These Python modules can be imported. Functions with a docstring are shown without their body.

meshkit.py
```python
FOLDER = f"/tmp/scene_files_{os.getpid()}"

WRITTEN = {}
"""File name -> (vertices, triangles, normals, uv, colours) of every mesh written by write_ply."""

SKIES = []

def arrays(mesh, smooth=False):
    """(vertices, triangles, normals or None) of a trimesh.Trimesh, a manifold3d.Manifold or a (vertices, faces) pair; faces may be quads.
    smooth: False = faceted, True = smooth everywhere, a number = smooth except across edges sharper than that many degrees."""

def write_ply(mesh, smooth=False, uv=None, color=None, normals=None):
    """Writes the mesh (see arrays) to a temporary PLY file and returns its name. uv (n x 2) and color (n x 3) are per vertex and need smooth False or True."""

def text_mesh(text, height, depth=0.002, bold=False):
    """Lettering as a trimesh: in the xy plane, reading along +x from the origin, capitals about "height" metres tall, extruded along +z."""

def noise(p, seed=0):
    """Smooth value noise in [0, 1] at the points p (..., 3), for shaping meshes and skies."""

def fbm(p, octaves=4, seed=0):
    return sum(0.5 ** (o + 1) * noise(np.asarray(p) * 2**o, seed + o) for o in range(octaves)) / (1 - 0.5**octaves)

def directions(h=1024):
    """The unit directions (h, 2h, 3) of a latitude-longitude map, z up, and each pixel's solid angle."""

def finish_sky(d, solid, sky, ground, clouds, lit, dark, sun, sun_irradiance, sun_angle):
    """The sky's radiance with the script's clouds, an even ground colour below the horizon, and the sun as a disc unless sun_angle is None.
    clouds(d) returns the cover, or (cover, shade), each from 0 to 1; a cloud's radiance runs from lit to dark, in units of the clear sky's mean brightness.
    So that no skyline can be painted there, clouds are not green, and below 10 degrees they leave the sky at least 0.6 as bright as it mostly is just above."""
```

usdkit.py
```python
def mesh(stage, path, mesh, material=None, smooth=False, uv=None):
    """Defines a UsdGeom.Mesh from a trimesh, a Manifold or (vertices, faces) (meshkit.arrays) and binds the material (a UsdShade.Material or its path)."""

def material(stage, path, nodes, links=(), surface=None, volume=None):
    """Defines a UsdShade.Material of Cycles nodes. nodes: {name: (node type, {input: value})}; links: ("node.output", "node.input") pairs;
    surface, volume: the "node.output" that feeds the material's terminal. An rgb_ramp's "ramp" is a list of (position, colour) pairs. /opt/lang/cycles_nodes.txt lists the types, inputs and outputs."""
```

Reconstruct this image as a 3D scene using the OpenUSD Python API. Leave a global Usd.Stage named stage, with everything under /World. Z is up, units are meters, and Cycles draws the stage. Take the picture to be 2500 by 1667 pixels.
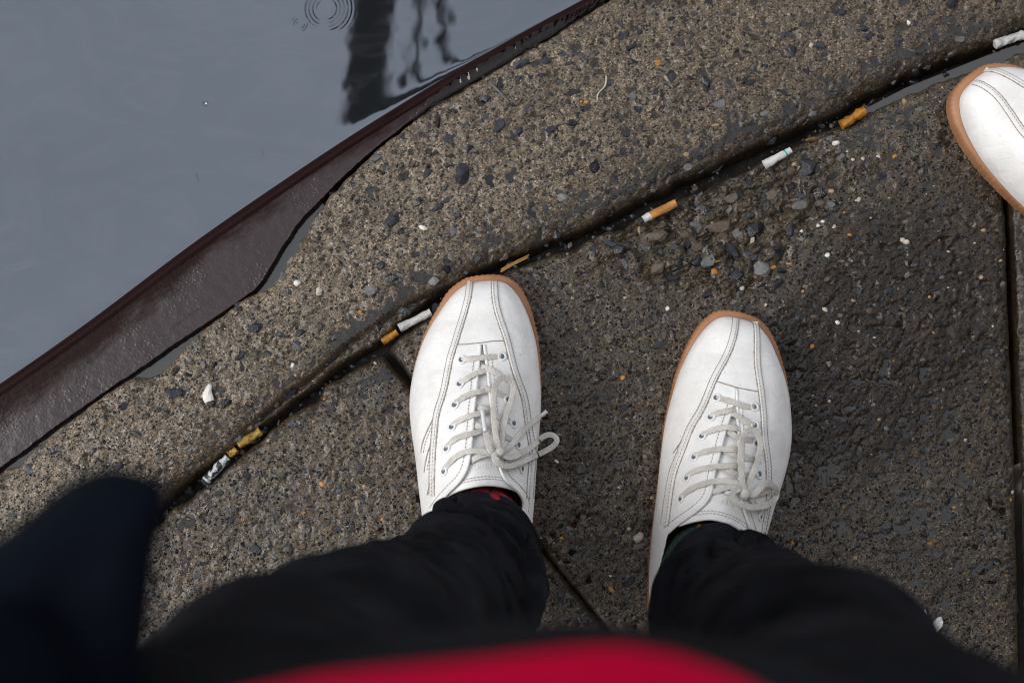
import math, random, numpy as np, trimesh, manifold3d, usdkit, meshkit
from pxr import Usd, UsdGeom, UsdLux, UsdShade, Gf, Sdf, Vt
from scipy.interpolate import LinearNDInterpolator
import shapely, shapely.geometry as sg
from shapely import prepare, contains_xy

stage = Usd.Stage.CreateInMemory()
UsdGeom.SetStageUpAxis(stage, UsdGeom.Tokens.z)
WORLD = UsdGeom.Xform.Define(stage, '/World'); stage.SetDefaultPrim(WORLD.GetPrim())
rng = np.random.default_rng(11); random.seed(5)
LK = '/World/Looks'

# ---------------------------------------------------------------- camera
FPX, EYE, NADIR = 3472.0, 1.22, (1350.0, 1150.0)      # lens in photo pixels, eye height, where the plumb line below the eye appears
ta = math.atan((NADIR[1]-833.5)/FPX); tb = math.atan((NADIR[0]-1250)/math.hypot(FPX, NADIR[1]-833.5))
def rx(t): return np.array([[1,0,0],[0,math.cos(t),-math.sin(t)],[0,math.sin(t),math.cos(t)]])
def ry(t): return np.array([[math.cos(t),0,math.sin(t)],[0,1,0],[-math.sin(t),0,math.cos(t)]])
def rz(t): return np.array([[math.cos(t),-math.sin(t),0],[math.sin(t),math.cos(t),0],[0,0,1]])
CR = rx(ta) @ ry(tb)
cam = UsdGeom.Camera.Define(stage, '/World/camera')
m4 = np.eye(4); m4[:3,:3] = CR.T; m4[3,:3] = (0,0,EYE)
cam.AddTransformOp().Set(Gf.Matrix4d(m4.tolist()))
cam.CreateHorizontalApertureAttr(36.0); cam.CreateVerticalApertureAttr(24.0); cam.CreateFocalLengthAttr(FPX/2500*36)
cam.CreateFStopAttr(4.4); cam.CreateFocusDistanceAttr(1.18); cam.CreateClippingRangeAttr(Gf.Vec2f(0.02, 2000)); cam.CreateExposureAttr(0.62)

# ---------------------------------------------------------------- sky and sun (overcast)
SUN = np.array([-0.95, -0.10, 0.98]); SUN /= np.linalg.norm(SUN)
dome = UsdLux.DomeLight.Define(stage, '/World/sky')
sm = usdkit.material(stage, LK+'/sky_look', {
    'tc': ('texture_coordinate', {}),
    'sky': ('sky_texture', {'sky_type':'single_scattering','sun_disc':False,'sun_elevation':float(math.asin(SUN[2])),'sun_rotation':float(math.atan2(SUN[0],SUN[1]))}),
    'n': ('noise_texture', {'scale':2.2,'detail':4.0,'roughness':0.55}),
    'r': ('rgb_ramp', {'ramp':[(0.25,(5.9,6.25,6.85)),(0.75,(8.3,8.6,9.1))]}),
    'mx': ('mix_color', {'fac':0.9}),
    'bg': ('background_shader', {'strength':0.1})},
    [('tc.generated','n.vector'),('n.fac','r.fac'),('sky.color','mx.a'),('r.color','mx.b'),('mx.result','bg.color')], surface='bg.background')
UsdShade.MaterialBindingAPI.Apply(dome.GetPrim()).Bind(sm)
dome.GetPrim().SetCustomDataByKey('kind','structure')
sun = UsdLux.DistantLight.Define(stage, '/World/sun')
sun.CreateNormalizeAttr(True); sun.CreateIntensityAttr(0.34); sun.CreateAngleAttr(25.0); sun.CreateColorAttr(Gf.Vec3f(1.0,0.97,0.93))
zz = SUN; xx = np.cross([0,1,0.2], zz); xx /= np.linalg.norm(xx); yy = np.cross(zz, xx)
sm4 = np.eye(4); sm4[0,:3]=xx; sm4[1,:3]=yy; sm4[2,:3]=zz
sun.AddTransformOp().Set(Gf.Matrix4d(sm4.tolist()))

# ---------------------------------------------------------------- helpers
def W(px, py, z=0.0):
    """The point at height z that lies on the sight line of a photo pixel."""
    px, py, z = np.broadcast_arrays(np.asarray(px,float), np.asarray(py,float), np.asarray(z,float))
    d = np.stack([(px-1250)/FPX, -(py-833.5)/FPX, -np.ones_like(px)], -1) @ CR.T
    k = (z-EYE)/d[...,2]
    return np.array([0,0,EYE]) + d*k[...,None]
def WP(pts, z=0.0):
    pts = np.asarray(pts, float); return W(pts[:,0], pts[:,1], z)
used = {}
def path_for(name, parent):
    base = (str(parent.GetPath()) if parent is not None else '/World') + '/' + name
    n = used.get(base, 0); used[base] = n+1
    return base if n == 0 else f'{base}_{n:03d}'
def keys(p, label=None, cat=None, group=None, kind=None):
    for k, v in (('label',label),('category',cat),('group',group),('kind',kind)):
        if v: p.SetCustomDataByKey(k, v)
    return p
def thing(name, loc, label=None, cat=None, group=None, kind=None):
    x = UsdGeom.Xform.Define(stage, path_for(name, None)); x.AddTranslateOp().Set(Gf.Vec3d(*map(float, loc)))
    p = x.GetPrim(); p.SetCustomDataByKey('_', 0); p.ClearCustomDataByKey('_')
    ORIGIN[str(p.GetPath())] = np.array(loc, float)
    return keys(p, label, cat, group, kind)
ORIGIN = {}
def obj(name, mesh, mat, parent=None, smooth=False, prim=None, **kw):
    """One Mesh prim; mesh in world coordinates, stored relative to the thing it belongs to."""
    v, f = (np.asarray(mesh.vertices), np.asarray(mesh.faces)) if hasattr(mesh,'vertices') else mesh if isinstance(mesh, tuple) else meshkit.arrays(mesh)[:2]
    if parent is not None:
        o = ORIGIN.get('/'.join(str(parent.GetPath()).split('/')[:3]))
        if o is not None: v = np.asarray(v, float) - o
    m = usdkit.mesh(stage, path_for(name, parent), (v, f), mat, smooth=smooth)
    for k, a in (prim or {}).items():
        UsdGeom.PrimvarsAPI(m).CreatePrimvar(k, Sdf.ValueTypeNames.FloatArray, 'vertex').Set(Vt.FloatArray.FromNumpy(np.asarray(a, np.float32)))
    return keys(m.GetPrim(), **kw)
def mat(name, nodes, links, surface='p.BSDF'): return usdkit.material(stage, f'{LK}/{name}', nodes, links, surface=surface)
def simple(name, c0, c1=None, rough=0.5, scale=60., bump=0.0, bscale=None, detail=4., **kw):
    """principled with a noise between two colours and an optional fine relief (bump in metres)"""
    nodes = {'g':('geometry',{}), 'n':('noise_texture',{'scale':scale,'detail':detail,'roughness':0.6}),
             'r':('rgb_ramp',{'ramp':[(0.3,c0),(0.7,c1 or c0)]}), 'p':('principled_bsdf',{'roughness':rough, **kw})}
    links = [('g.position','n.vector'),('n.fac','r.fac'),('r.color','p.base_color')]
    if bump:
        nodes['bn']=('noise_texture',{'scale':bscale or scale*8,'detail':3.0}); nodes['b']=('bump',{'distance':bump,'strength':1.0})
        links += [('g.position','bn.vector'),('bn.fac','b.height'),('b.normal','p.normal')]
    return mat(name, nodes, links)
def grid_faces(n, m, wrap=False):
    i, j = np.meshgrid(np.arange(n-1), np.arange(m if wrap else m-1), indexing='ij')
    a, b = i*m+j, i*m+(j+1)%m; c, d = (i+1)*m+(j+1)%m, (i+1)*m+j
    return np.stack([a,b,c,d],-1).reshape(-1,4)
def tri(q): return np.vstack([q[:,[0,1,2]], q[:,[0,2,3]]])
def compact(v, f, *attrs):
    u, inv = np.unique(f, return_inverse=True)
    return (v[u], inv.reshape(f.shape), *[a[u] for a in attrs])
def fbm(x, y, scale, octv=4, seed=0, z=0.0):
    return meshkit.fbm(np.stack([x*scale, y*scale, np.full_like(x, z+0.37)], -1), octv, seed) - 0.5
def resample(p, step):
    p = np.asarray(p, float); d = np.r_[0, np.cumsum(np.linalg.norm(np.diff(p,axis=0),axis=1))]
    n = max(2, int(round(d[-1]/step))+1); t = np.linspace(0, d[-1], n)
    return np.stack([np.interp(t, d, p[:,k]) for k in range(p.shape[1])], 1)
def spline(p, n=60):
    """a smooth curve through the points"""
    from scipy.interpolate import PchipInterpolator, CubicSpline
    p = np.asarray(p, float); d = np.r_[0, np.cumsum(np.linalg.norm(np.diff(p,axis=0),axis=1)**0.7)]
    return CubicSpline(d, p, bc_type='natural')(np.linspace(0, d[-1], n)) if len(p) > 2 else np.linspace(p[0], p[1], n)
def frames(p, up):
    t = np.gradient(p, axis=0); t /= np.linalg.norm(t,axis=1,keepdims=True)+1e-12
    s = np.cross(t, up); s /= np.linalg.norm(s,axis=1,keepdims=True)+1e-12
    return t, s, np.cross(s, t)
def ribbon(p, up, width, thick, sides=10, pw=0.6):
    """a flat lace swept along p, lying across the direction up"""
    t, s, n = frames(p, np.broadcast_to(up, p.shape))
    a = np.arange(sides)*2*math.pi/sides
    ca, sa = np.sign(np.cos(a))*np.abs(np.cos(a))**pw, np.sign(np.sin(a))*np.abs(np.sin(a))**pw
    w = np.broadcast_to(width, (len(p),)); h = np.broadcast_to(thick, (len(p),))
    v = p[:,None] + (w/2)[:,None,None]*ca[None,:,None]*s[:,None] + (h/2)[:,None,None]*sa[None,:,None]*n[:,None]
    f = tri(grid_faces(len(p), sides, True)); V = v.reshape(-1,3); k = len(V)
    V = np.vstack([V, p[:1], p[-1:]])
    e = np.arange(sides); f = np.vstack([f, np.stack([np.full(sides,k), (e+1)%sides, e],1), np.stack([np.full(sides,k+1), (len(p)-1)*sides+e, (len(p)-1)*sides+(e+1)%sides],1)])
    return trimesh.Trimesh(V, f[:, ::-1], process=False)
def tube(p, r, sides=8, up=(0,0,1.0)):
    r = np.broadcast_to(r, (len(p),)); return ribbon(np.asarray(p,float), np.asarray(up,float), 2*r, 2*r, sides, 1.0)
def join(ms): return trimesh.util.concatenate(ms)
def hullball(ps, rs, n=24):
    return manifold3d.Manifold.batch_hull([manifold3d.Manifold.sphere(r, n).translate(tuple(map(float,p))) for p, r in zip(ps, rs)])

# ---------------------------------------------------------------- the lines of the place, traced at ground height
def line(px, z=0.0):
    w = WP(px, z)[:, :2]; a = w[0]-(w[1]-w[0])/np.linalg.norm(w[1]-w[0])*6; b = w[-1]+(w[-1]-w[-2])/np.linalg.norm(w[-1]-w[-2])*6
    return np.vstack([a, w, b])
def soft(v, e): return 1/(1+np.exp(-np.clip(v/e,-40,40)))
STEEL_OUT = line([(0,927),(136,835),(272,735),(374,655),(452,595),(544,531),(680,439),(800,358),(854,320),(911,288),(986,242),(1063,191),(1162,136),(1250,82),(1338,36),(1409,-2)])
STEEL_IN  = line([(-60,1182),(0,1140),(110,1058),(213,982),(330,905),(430,835),(540,762),(632,697),(648,668),(676,618),(705,575),(728,538),(768,500),(820,445),(854,412),(905,368),(942,338),(999,294),(1056,246),(1136,203),(1206,160),(1250,133),(1294,103),(1338,84),(1382,50),(1460,6)])
CONC_IN   = line([(-60,1192),(0,1150),(50,1135),(75,1092),(110,1068),(213,990),(325,914),(350,926),(395,902),(445,850),(480,812),(540,768),(632,705),(662,697),(690,655),(735,590),(768,520),(820,458),(854,424),(905,376),(942,345),(999,301),(1056,253),(1136,211),(1206,168),(1250,142),(1294,111),(1338,93),(1382,58),(1470,9)])
def eased(L, w):
    from scipy.ndimage import gaussian_filter1d
    x = np.linspace(L[0,0], L[-1,0], 9000); return np.column_stack([x, gaussian_filter1d(np.interp(x,L[:,0],L[:,1]), w)])
STEEL_OUT = eased(STEEL_OUT, 26); STEEL_IN = eased(STEEL_IN, 3); CONC_IN = eased(CONC_IN, 4)
GAP_C = line([(300,1330),(404,1228),(500,1150),(600,1072),(672,1022),(740,965),(842,890),(910,845),(971,798),(1063,727),(1150,672),(1254,628),(1414,572),(1520,520),(1595,478),(1700,435),(1807,385),(1920,335),(2020,288),(2120,240),(2211,192),(2350,140),(2500,82)])
GAP_P = line([(300,1352),(404,1250),(500,1180),(600,1096),(638,1066),(689,1022),(740,992),(767,980),(785,945),(856,898),(930,858),(978,818),(1063,750),(1150,692),(1254,650),(1414,594),(1520,545),(1595,512),(1700,466),(1807,420),(1920,362),(2020,312),(2120,268),(2211,228),(2350,175),(2500,118)])
def narrower(C, P, k):
    y = np.interp(P[:,0], C[:,0], C[:,1]); return np.column_stack([P[:,0], y+(P[:,1]-y)*k])
GAP_P = narrower(GAP_C, GAP_P, .84)
LEDGE = line([(560,1082),(640,1018),(700,965),(760,922),(850,838),(905,800),(960,765),(1010,735),(1060,716)])
def above(L, x, y):
    """signed distance (about) above the line y(x)"""
    yy = np.interp(x, L[:,0], L[:,1]); g = np.gradient(L[:,1], L[:,0]); c = 1/np.sqrt(1+np.interp(x, L[:,0], np.minimum(g,1.5))**2)
    return (y-yy)*c
J1 = WP([(900,822),(932,852),(960,887),(1003,938),(1165,1140),(1330,1355),(1475,1530),(1600,1690),(2400,2760)])[:, :2]
J2 = WP([(2440,150),(2468,560),(2476,800),(2488,1100),(2495,1400),(2499,1667),(2540,3600)])[:, :2]
def right_of(L, x, y):
    xx = np.interp(-y, -L[:,1], L[:,0]); g = np.gradient(L[:,0], L[:,1]); c = 1/np.sqrt(1+np.interp(-y, -L[:,1], g)**2)
    return (x-xx)*c
def gauss(x, y, px, py, rxm, rym, ang=0):
    c = W(px,py)[:2]; a = math.radians(ang); dx, dy = x-c[0], y-c[1]
    u, v = dx*math.cos(a)+dy*math.sin(a), -dx*math.sin(a)+dy*math.cos(a)
    return np.exp(-(u/rxm)**2-(v/rym)**2)
def worn(x, y):
    return np.clip(1.35*(gauss(x,y,1860,500,.085,.030,24)+gauss(x,y,1640,590,.062,.032,10)+.7*gauss(x,y,1760,640,.04,.03)) + .5*fbm(x,y,40,3,9),0,1)
def stain(x, y):
    s = 1.25*gauss(x,y,2170,800,.095,.10,30)+.75*gauss(x,y,2060,960,.07,.06)+.40*gauss(x,y,1430,1160,.045,.13)+.3*gauss(x,y,1560,900,.06,.10)+.25*gauss(x,y,1990,1100,.06,.10)+.5*gauss(x,y,2330,620,.07,.08)
    return np.clip(s*(1+.9*fbm(x,y,25,4,21)),0,1)
def near_in(x, y):
    """1 where the mesh is fine enough for grain, fading to 0 further off"""
    o = np.maximum(np.maximum(-.505-x, x-.425), np.maximum(-.19-y, y-.425)); return np.clip(1-o/.05,0,1)
def relief(x, y, seed, rough=1.0, lumps=1.0):
    """the fine height of weathered concrete"""
    a = fbm(x,y,14,3,seed)*.0040 + fbm(x,y,75+60*(1-lumps),3,seed+3)*.0030*rough
    g = fbm(x,y,300,2,seed+7); pits = np.clip(fbm(x,y,130,2,seed+9)-.11,0,1); lump = np.abs(fbm(x,y,48,3,seed+11))
    b = fbm(x,y,14,3,seed)*.0040; ni = near_in(x,y); a = b+(a-b)*ni; rough = rough*ni
    return a + g*.0032*rough - pits*.017*rough - np.clip(.075-lump,0,1)*.020*rough*lumps
def h_curb(x, y):
    d, i = above(GAP_C,x,y)+fbm(x,y,62,4,31)*.0085*near_in(x,y), -above(CONC_IN,x,y)+fbm(x,y,70,3,33)*.007
    led = above(LEDGE,x,y)+fbm(x,y,150,2,35)*.002; inl = np.clip((x-LEDGE[1,0])/.03,0,1)*np.clip((LEDGE[-2,0]+.02-x)/.03,0,1)
    z = .0055 + relief(x,y,1,1.0) - .009*np.exp(-np.maximum(d,0)/.009)*(1-inl) - .0045*np.exp(-np.maximum(i,0)/.006)
    z -= inl*((1-soft(led,.0008))*(.0055) + .005*np.exp(-(led/.0016)**2) + .004*np.exp(-np.maximum(led,0)/.010))
    a, b = W(728,566)[:2], W(796,598)[:2]; ab = b-a; u = np.clip(((x-a[0])*ab[0]+(y-a[1])*ab[1])/(ab@ab),0,1); dd = np.hypot(x-a[0]-u*ab[0]+.002*np.sin(u*5), y-a[1]-u*ab[1])
    z = z - .006*np.exp(-(dd/.0022)**2)*(1-.7*u) - .0035*gauss(x,y,725,590,.012,.010,30)
    z = z - .045*(1-soft(d,.0009)) - .020*(1-soft(i,.0008))
    return z, d, i
MEMO = {}
def h_pave(x, y):
    if x.shape == BIG:
        if 'p' not in MEMO: MEMO['p'] = h_pave_(x, y)
        return MEMO['p']
    return h_pave_(x, y)
def h_pave_(x, y):
    d = -above(GAP_P,x,y)+fbm(x,y,66,4,41)*.0095*near_in(x,y)
    w = worn(x,y); r = relief(x,y,51,.8,.35)
    z = .0 + r - .0030*w + w*(np.round(fbm(x,y,95,2,61)*6)/6*.019+fbm(x,y,60,2,63)*.008+np.clip(.06-np.abs(fbm(x,y,34,3,66)),0,1)*-.05) - .007*np.exp(-np.maximum(d,0)/.010) - .0015*stain(x,y)
    return z - .045*(1-soft(d,.0009)), d
def h_slab(x, y, which):
    z, d = h_pave(x, y)
    j1, j2 = right_of(J1,x,y), right_of(J2,x,y); nz = fbm(x,y,110,3,71)*.002*near_in(x,y)
    w1 = .0002+.0028*np.exp(-((x-J1[2,0])**2+(y-J1[2,1])**2)/.0009); w2 = .0014
    e = {0: -j1-w1, 1: np.minimum(j1-w1, -j2-w2), 2: j2-w2}[which] + nz
    e = np.where(e > .02, .02, e)
    deep = np.where(np.abs(j1) < np.abs(j2), .007+.02*np.exp(-((x-J1[2,0])**2+(y-J1[2,1])**2)/.0006), .016)
    return z - .0045*np.exp(-np.maximum(e,0)/.0035) - deep*(1-soft(e,.0007)), np.minimum(d, e)
def axis(a0, a1, step, far):
    mid = np.arange(a0, a1+step, step); out, k = [], .0022
    p = 0.0
    while p < far: k *= 1.15; p += k; out.append(p)
    return np.concatenate([a0-np.array(out[::-1]), mid, mid[-1]+np.array(out)])
GX, GY = axis(-.505,.425,.00125,2.6), axis(-.19,.425,.00125,2.6)
XX, YY = np.meshgrid(GX, GY); BIG = XX.shape
def height_mesh(h, keep_d, attrs=()):
    n, m = XX.shape; q = grid_faces(n, m)
    ok = (keep_d.ravel()[q] > -.0042).any(1)
    v = np.stack([XX.ravel(), YY.ravel(), h.ravel()], 1)
    v, q, *at = compact(v, q[ok], *[a.ravel() for a in attrs])
    return (v, tri(q)), at

# ---------------------------------------------------------------- materials of the ground
def concrete(name, tint, damp):
    return mat(name, {
        'g':('geometry',{}), 'st':('attribute',{'attribute':'stain'}), 'ed':('attribute',{'attribute':'edge'}),
        'v':('voronoi_texture',{'scale':1000.,'feature':'f1'}), 'sx':('separate_color',{}),
        'r':('rgb_ramp',{'ramp':[(0,(.035,.032,.028)),(.18,(.07,.06,.047)),(.5,(.112,.093,.069)),(.8,(.155,.128,.094)),(.95,(.21,.175,.13)),(1,(.42,.37,.3))]}),
        'v2':('voronoi_texture',{'scale':190.,'feature':'f1'}), 's2':('separate_color',{}),
        'r2':('rgb_ramp',{'ramp':[(0,(.45,.48,.55)),(.25,(.62,.63,.66)),(.5,(.95,.93,.9)),(1,(1.12,1.06,.97))]}),
        'n':('noise_texture',{'scale':26.,'detail':5.,'roughness':.65}), 'r3':('rgb_ramp',{'ramp':[(.25,(.62,.6,.58)),(.75,(1.25,1.22,1.18))]}),
        'm1':('mix_color',{'blend_type':'multiply','fac':.45}), 'm2':('mix_color',{'blend_type':'multiply','fac':1.0}),
        'm3':('mix_color',{'blend_type':'multiply','fac':1.0,'b':tint}),
        'm4':('mix_color',{'blend_type':'multiply','b':(.23,.18,.125)}), 'm5':('mix_color',{'blend_type':'multiply','b':(.22,.17,.11)}),
        'wn':('noise_texture',{'scale':55.,'detail':4.}), 'wr':('map_range',{'from_min':.34,'from_max':.60,'to_min':.56,'to_max':damp,'clamp':True}),
        'bn':('noise_texture',{'scale':900.,'detail':2.}), 'b':('bump',{'distance':.0005,'strength':.8}),
        'p':('principled_bsdf',{'ior':1.45})},
        [('g.position','v.vector'),('v.color','sx.color'),('sx.r','r.fac'),('g.position','v2.vector'),('v2.color','s2.color'),('s2.g','r2.fac'),
         ('g.position','n.vector'),('n.fac','r3.fac'),('r.color','m1.a'),('r2.color','m1.b'),('m1.result','m2.a'),('r3.color','m2.b'),('m2.result','m3.a'),
         ('m3.result','m4.a'),('st.fac','m4.fac'),('m4.result','m5.a'),('ed.fac','m5.fac'),('m5.result','p.base_color'),
         ('g.position','wn.vector'),('wn.fac','wr.value'),('wr.result','p.roughness'),('g.position','bn.vector'),('bn.fac','b.height'),('b.normal','p.normal')])
M_curb = concrete('curb_concrete', (1.46,1.42,1.36), .20)
M_pave = concrete('paving_concrete', (.86,.82,.765), .19)
M_soil = simple('dark_silt', (.006,.005,.004), (.018,.014,.010), .6, 300., .0012, 500., specular_ior_level=.2)
def stone_mat(name, c0, c1, rough): return simple(name, c0, c1, rough, 220., .0005, 600., specular_ior_level=.36)
M_slate = [stone_mat('slate_stone', (.010,.0115,.015), (.028,.031,.038), .34), stone_mat('blue_grey_stone', (.022,.025,.031), (.05,.054,.062), .36),
           stone_mat('black_stone', (.005,.0055,.007), (.014,.0145,.016), .2)]
M_grey = [stone_mat('grey_stone', (.09,.088,.088), (.16,.155,.15), .35), stone_mat('brown_stone', (.07,.055,.042), (.12,.095,.07), .35)]
M_pale = [stone_mat('pale_stone', (.42,.37,.29), (.58,.53,.45), .45), stone_mat('tan_pebble', (.30,.20,.11), (.42,.3,.17), .4), stone_mat('orange_pebble', (.36,.15,.035), (.5,.24,.07), .35)]
M_white = stone_mat('white_shell', (.66,.62,.56), (.8,.78,.73), .4)
M_grit = mat('grit', {'g':('geometry',{}), 'r':('rgb_ramp',{'ramp':[(0,(.03,.03,.03)),(.25,(.06,.055,.05)),(.45,(.095,.08,.062)),(.8,(.14,.116,.086)),(.95,(.20,.165,.12)),(.99,(.34,.29,.22)),(1,(.5,.47,.42))]}), 'p':('principled_bsdf',{'roughness':.38})},
    [('g.random_per_island','r.fac'),('r.color','p.base_color')])
M_gritd = mat('dark_grit', {'g':('geometry',{}), 'r':('rgb_ramp',{'ramp':[(0,(.010,.010,.011)),(.4,(.028,.025,.021)),(.7,(.065,.052,.037)),(.92,(.13,.10,.066)),(.98,(.3,.24,.16)),(1,(.5,.45,.38))]}), 'p':('principled_bsdf',{'roughness':.33})},
    [('g.random_per_island','r.fac'),('r.color','p.base_color')])
M_water = mat('murky_water', {
    'g':('geometry',{}), 'mp':('mapping',{'scale':(1,1.9,1),'rotation':(0,0,.5)}), 'n':('noise_texture',{'scale':7.,'detail':6.,'roughness':.55,'distortion':2.6}),
    'r':('rgb_ramp',{'ramp':[(.3,(.0065,.0075,.008)),(.5,(.008,.009,.010)),(.56,(.016,.017,.0195)),(.62,(.009,.0098,.011)),(.8,(.012,.0112,.011))]}),
    'p':('principled_bsdf',{'roughness':.015,'ior':2.38,'specular_tint':(.80,.88,1.0)})},
    [('g.position','mp.vector'),('mp.vector','n.vector'),('n.fac','r.fac'),('r.color','p.base_color')])
M_film = mat('rain_water', {'f':('fresnel',{'IOR':1.5}), 't':('transparent_bsdf',{'color':(.62,.58,.54)}), 'gl':('glossy_bsdf',{'roughness':.02,'color':(1,1,1)}), 'm':('mix_closure',{})},
    [('f.fac','m.fac'),('t.BSDF','m.closure1'),('gl.BSDF','m.closure2')], surface='m.closure')
M_pud = simple('standing_rain_water', (.010,.0085,.007), (.016,.0135,.011), .03, 40., ior=1.75)
M_lip = mat('clear_water_lip', {'f':('fresnel',{'IOR':1.34}), 't':('transparent_bsdf',{'color':(.8,.74,.7)}), 'gl':('glossy_bsdf',{'roughness':.03,'color':(1,1,1)}), 'm':('mix_closure',{})}, [('f.fac','m.fac'),('t.BSDF','m.closure1'),('gl.BSDF','m.closure2')], surface='m.closure')
M_steel = mat('wet_rusty_steel', {
    'g':('geometry',{}), 'wr':('attribute',{'attribute':'shade_wear'}), 'mp':('mapping',{'mapping_type':'texture','rotation':(0,0,math.radians(37)),'scale':(3.2,.8,1)}), 'n':('noise_texture',{'scale':85.,'detail':7.,'roughness':.68}), 'n2':('noise_texture',{'scale':420.,'detail':3.}),
    'ad':('math',{'math_type':'multiply_add','value2':1.5,'value3':-.75}), 'sm':('math',{'math_type':'add'}), 'fr':('map_range',{'from_min':.15,'from_max':.85,'clamp':True,'range_type':'smoothstep'}),
    'c':('mix_color',{'a':(.016,.0066,.006),'b':(.026,.0145,.0150)}), 'ro':('map_range',{'to_min':.5,'to_max':.32}), 'sp':('map_range',{'to_min':.05,'to_max':.26}),
    'vd':('voronoi_texture',{'scale':330.,'feature':'smooth_f1','smoothness':.4,'randomness':1.0}), 'vr':('map_range',{'from_min':.18,'from_max':.46,'to_min':1.0,'to_max':0.0,'clamp':True,'range_type':'smoothstep'}), 'vn':('noise_texture',{'scale':26.,'detail':3.}), 'vm':('map_range',{'from_min':.45,'from_max':.6,'clamp':True}), 'vx':('math',{'math_type':'multiply'}), 'va':('math',{'math_type':'multiply_add','value2':.6}),
    'm2':('mapping',{'mapping_type':'texture','rotation':(0,0,math.radians(35)),'scale':(9.,.55,1)}), 'n4':('noise_texture',{'scale':95.,'detail':3.,'roughness':.5}), 'sc':('rgb_ramp',{'ramp':[(.27,(.30,.26,.25)),(.34,(1,1,1)),(.68,(1,1,1)),(.78,(1.6,1.35,1.2))]}), 'mc':('mix_color',{'blend_type':'multiply','fac':.85}),
    'b':('bump',{'distance':.0005,'strength':.55}), 'p':('principled_bsdf',{'ior':1.7})},
    [('g.position','mp.vector'),('mp.vector','n.vector'),('g.position','n2.vector'),('n.fac','ad.value1'),('ad.value','sm.value1'),('wr.fac','sm.value2'),('sm.value','fr.value'),('fr.result','c.fac'),('g.position','m2.vector'),('m2.vector','n4.vector'),('n4.fac','sc.fac'),('c.result','mc.a'),('sc.color','mc.b'),('mc.result','p.base_color'),('g.position','vd.vector'),('vd.distance','vr.value'),('g.position','vn.vector'),('vn.fac','vm.value'),('vr.result','vx.value1'),('vm.result','vx.value2'),('vx.value','va.value1'),('n2.fac','va.value3'),
     ('fr.result','ro.value'),('ro.result','p.roughness'),('fr.result','sp.value'),('sp.result','p.specular_ior_level'),('va.value','b.height'),('b.normal','p.normal')])

# ---------------------------------------------------------------- ground, water
far = 150.0
v = np.array([[-far,-far,-.30],[far,-far,-.30],[far,far,-.30],[-far,far,-.30]])
obj('ground', (v, np.array([[0,1,2],[0,2,3]])), simple('far_ground',(.05,.05,.05),(.07,.068,.065),.7,3.), kind='structure')
# silt lying at the bottom of all joints
sx, sy = np.meshgrid(np.arange(-1.2,1.2,.004), np.arange(-1.0,1.0,.004))
near = (above(GAP_C,sx,sy) < .03) & (above(GAP_P,sx,sy) > -.03) | ((np.abs(right_of(J1,sx,sy)) < .02) | (np.abs(right_of(J2,sx,sy)) < .03)) & (above(GAP_P,sx,sy) < .02)
sz = -.027 + fbm(sx,sy,60,3,81)*.014; q = grid_faces(*sx.shape); q = q[near.ravel()[q].all(1)]
sv, sq = compact(np.stack([sx.ravel(),sy.ravel(),sz.ravel()],1), q)
obj('silt', (sv, tri(sq)), M_soil, smooth=True, kind='structure')
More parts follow.
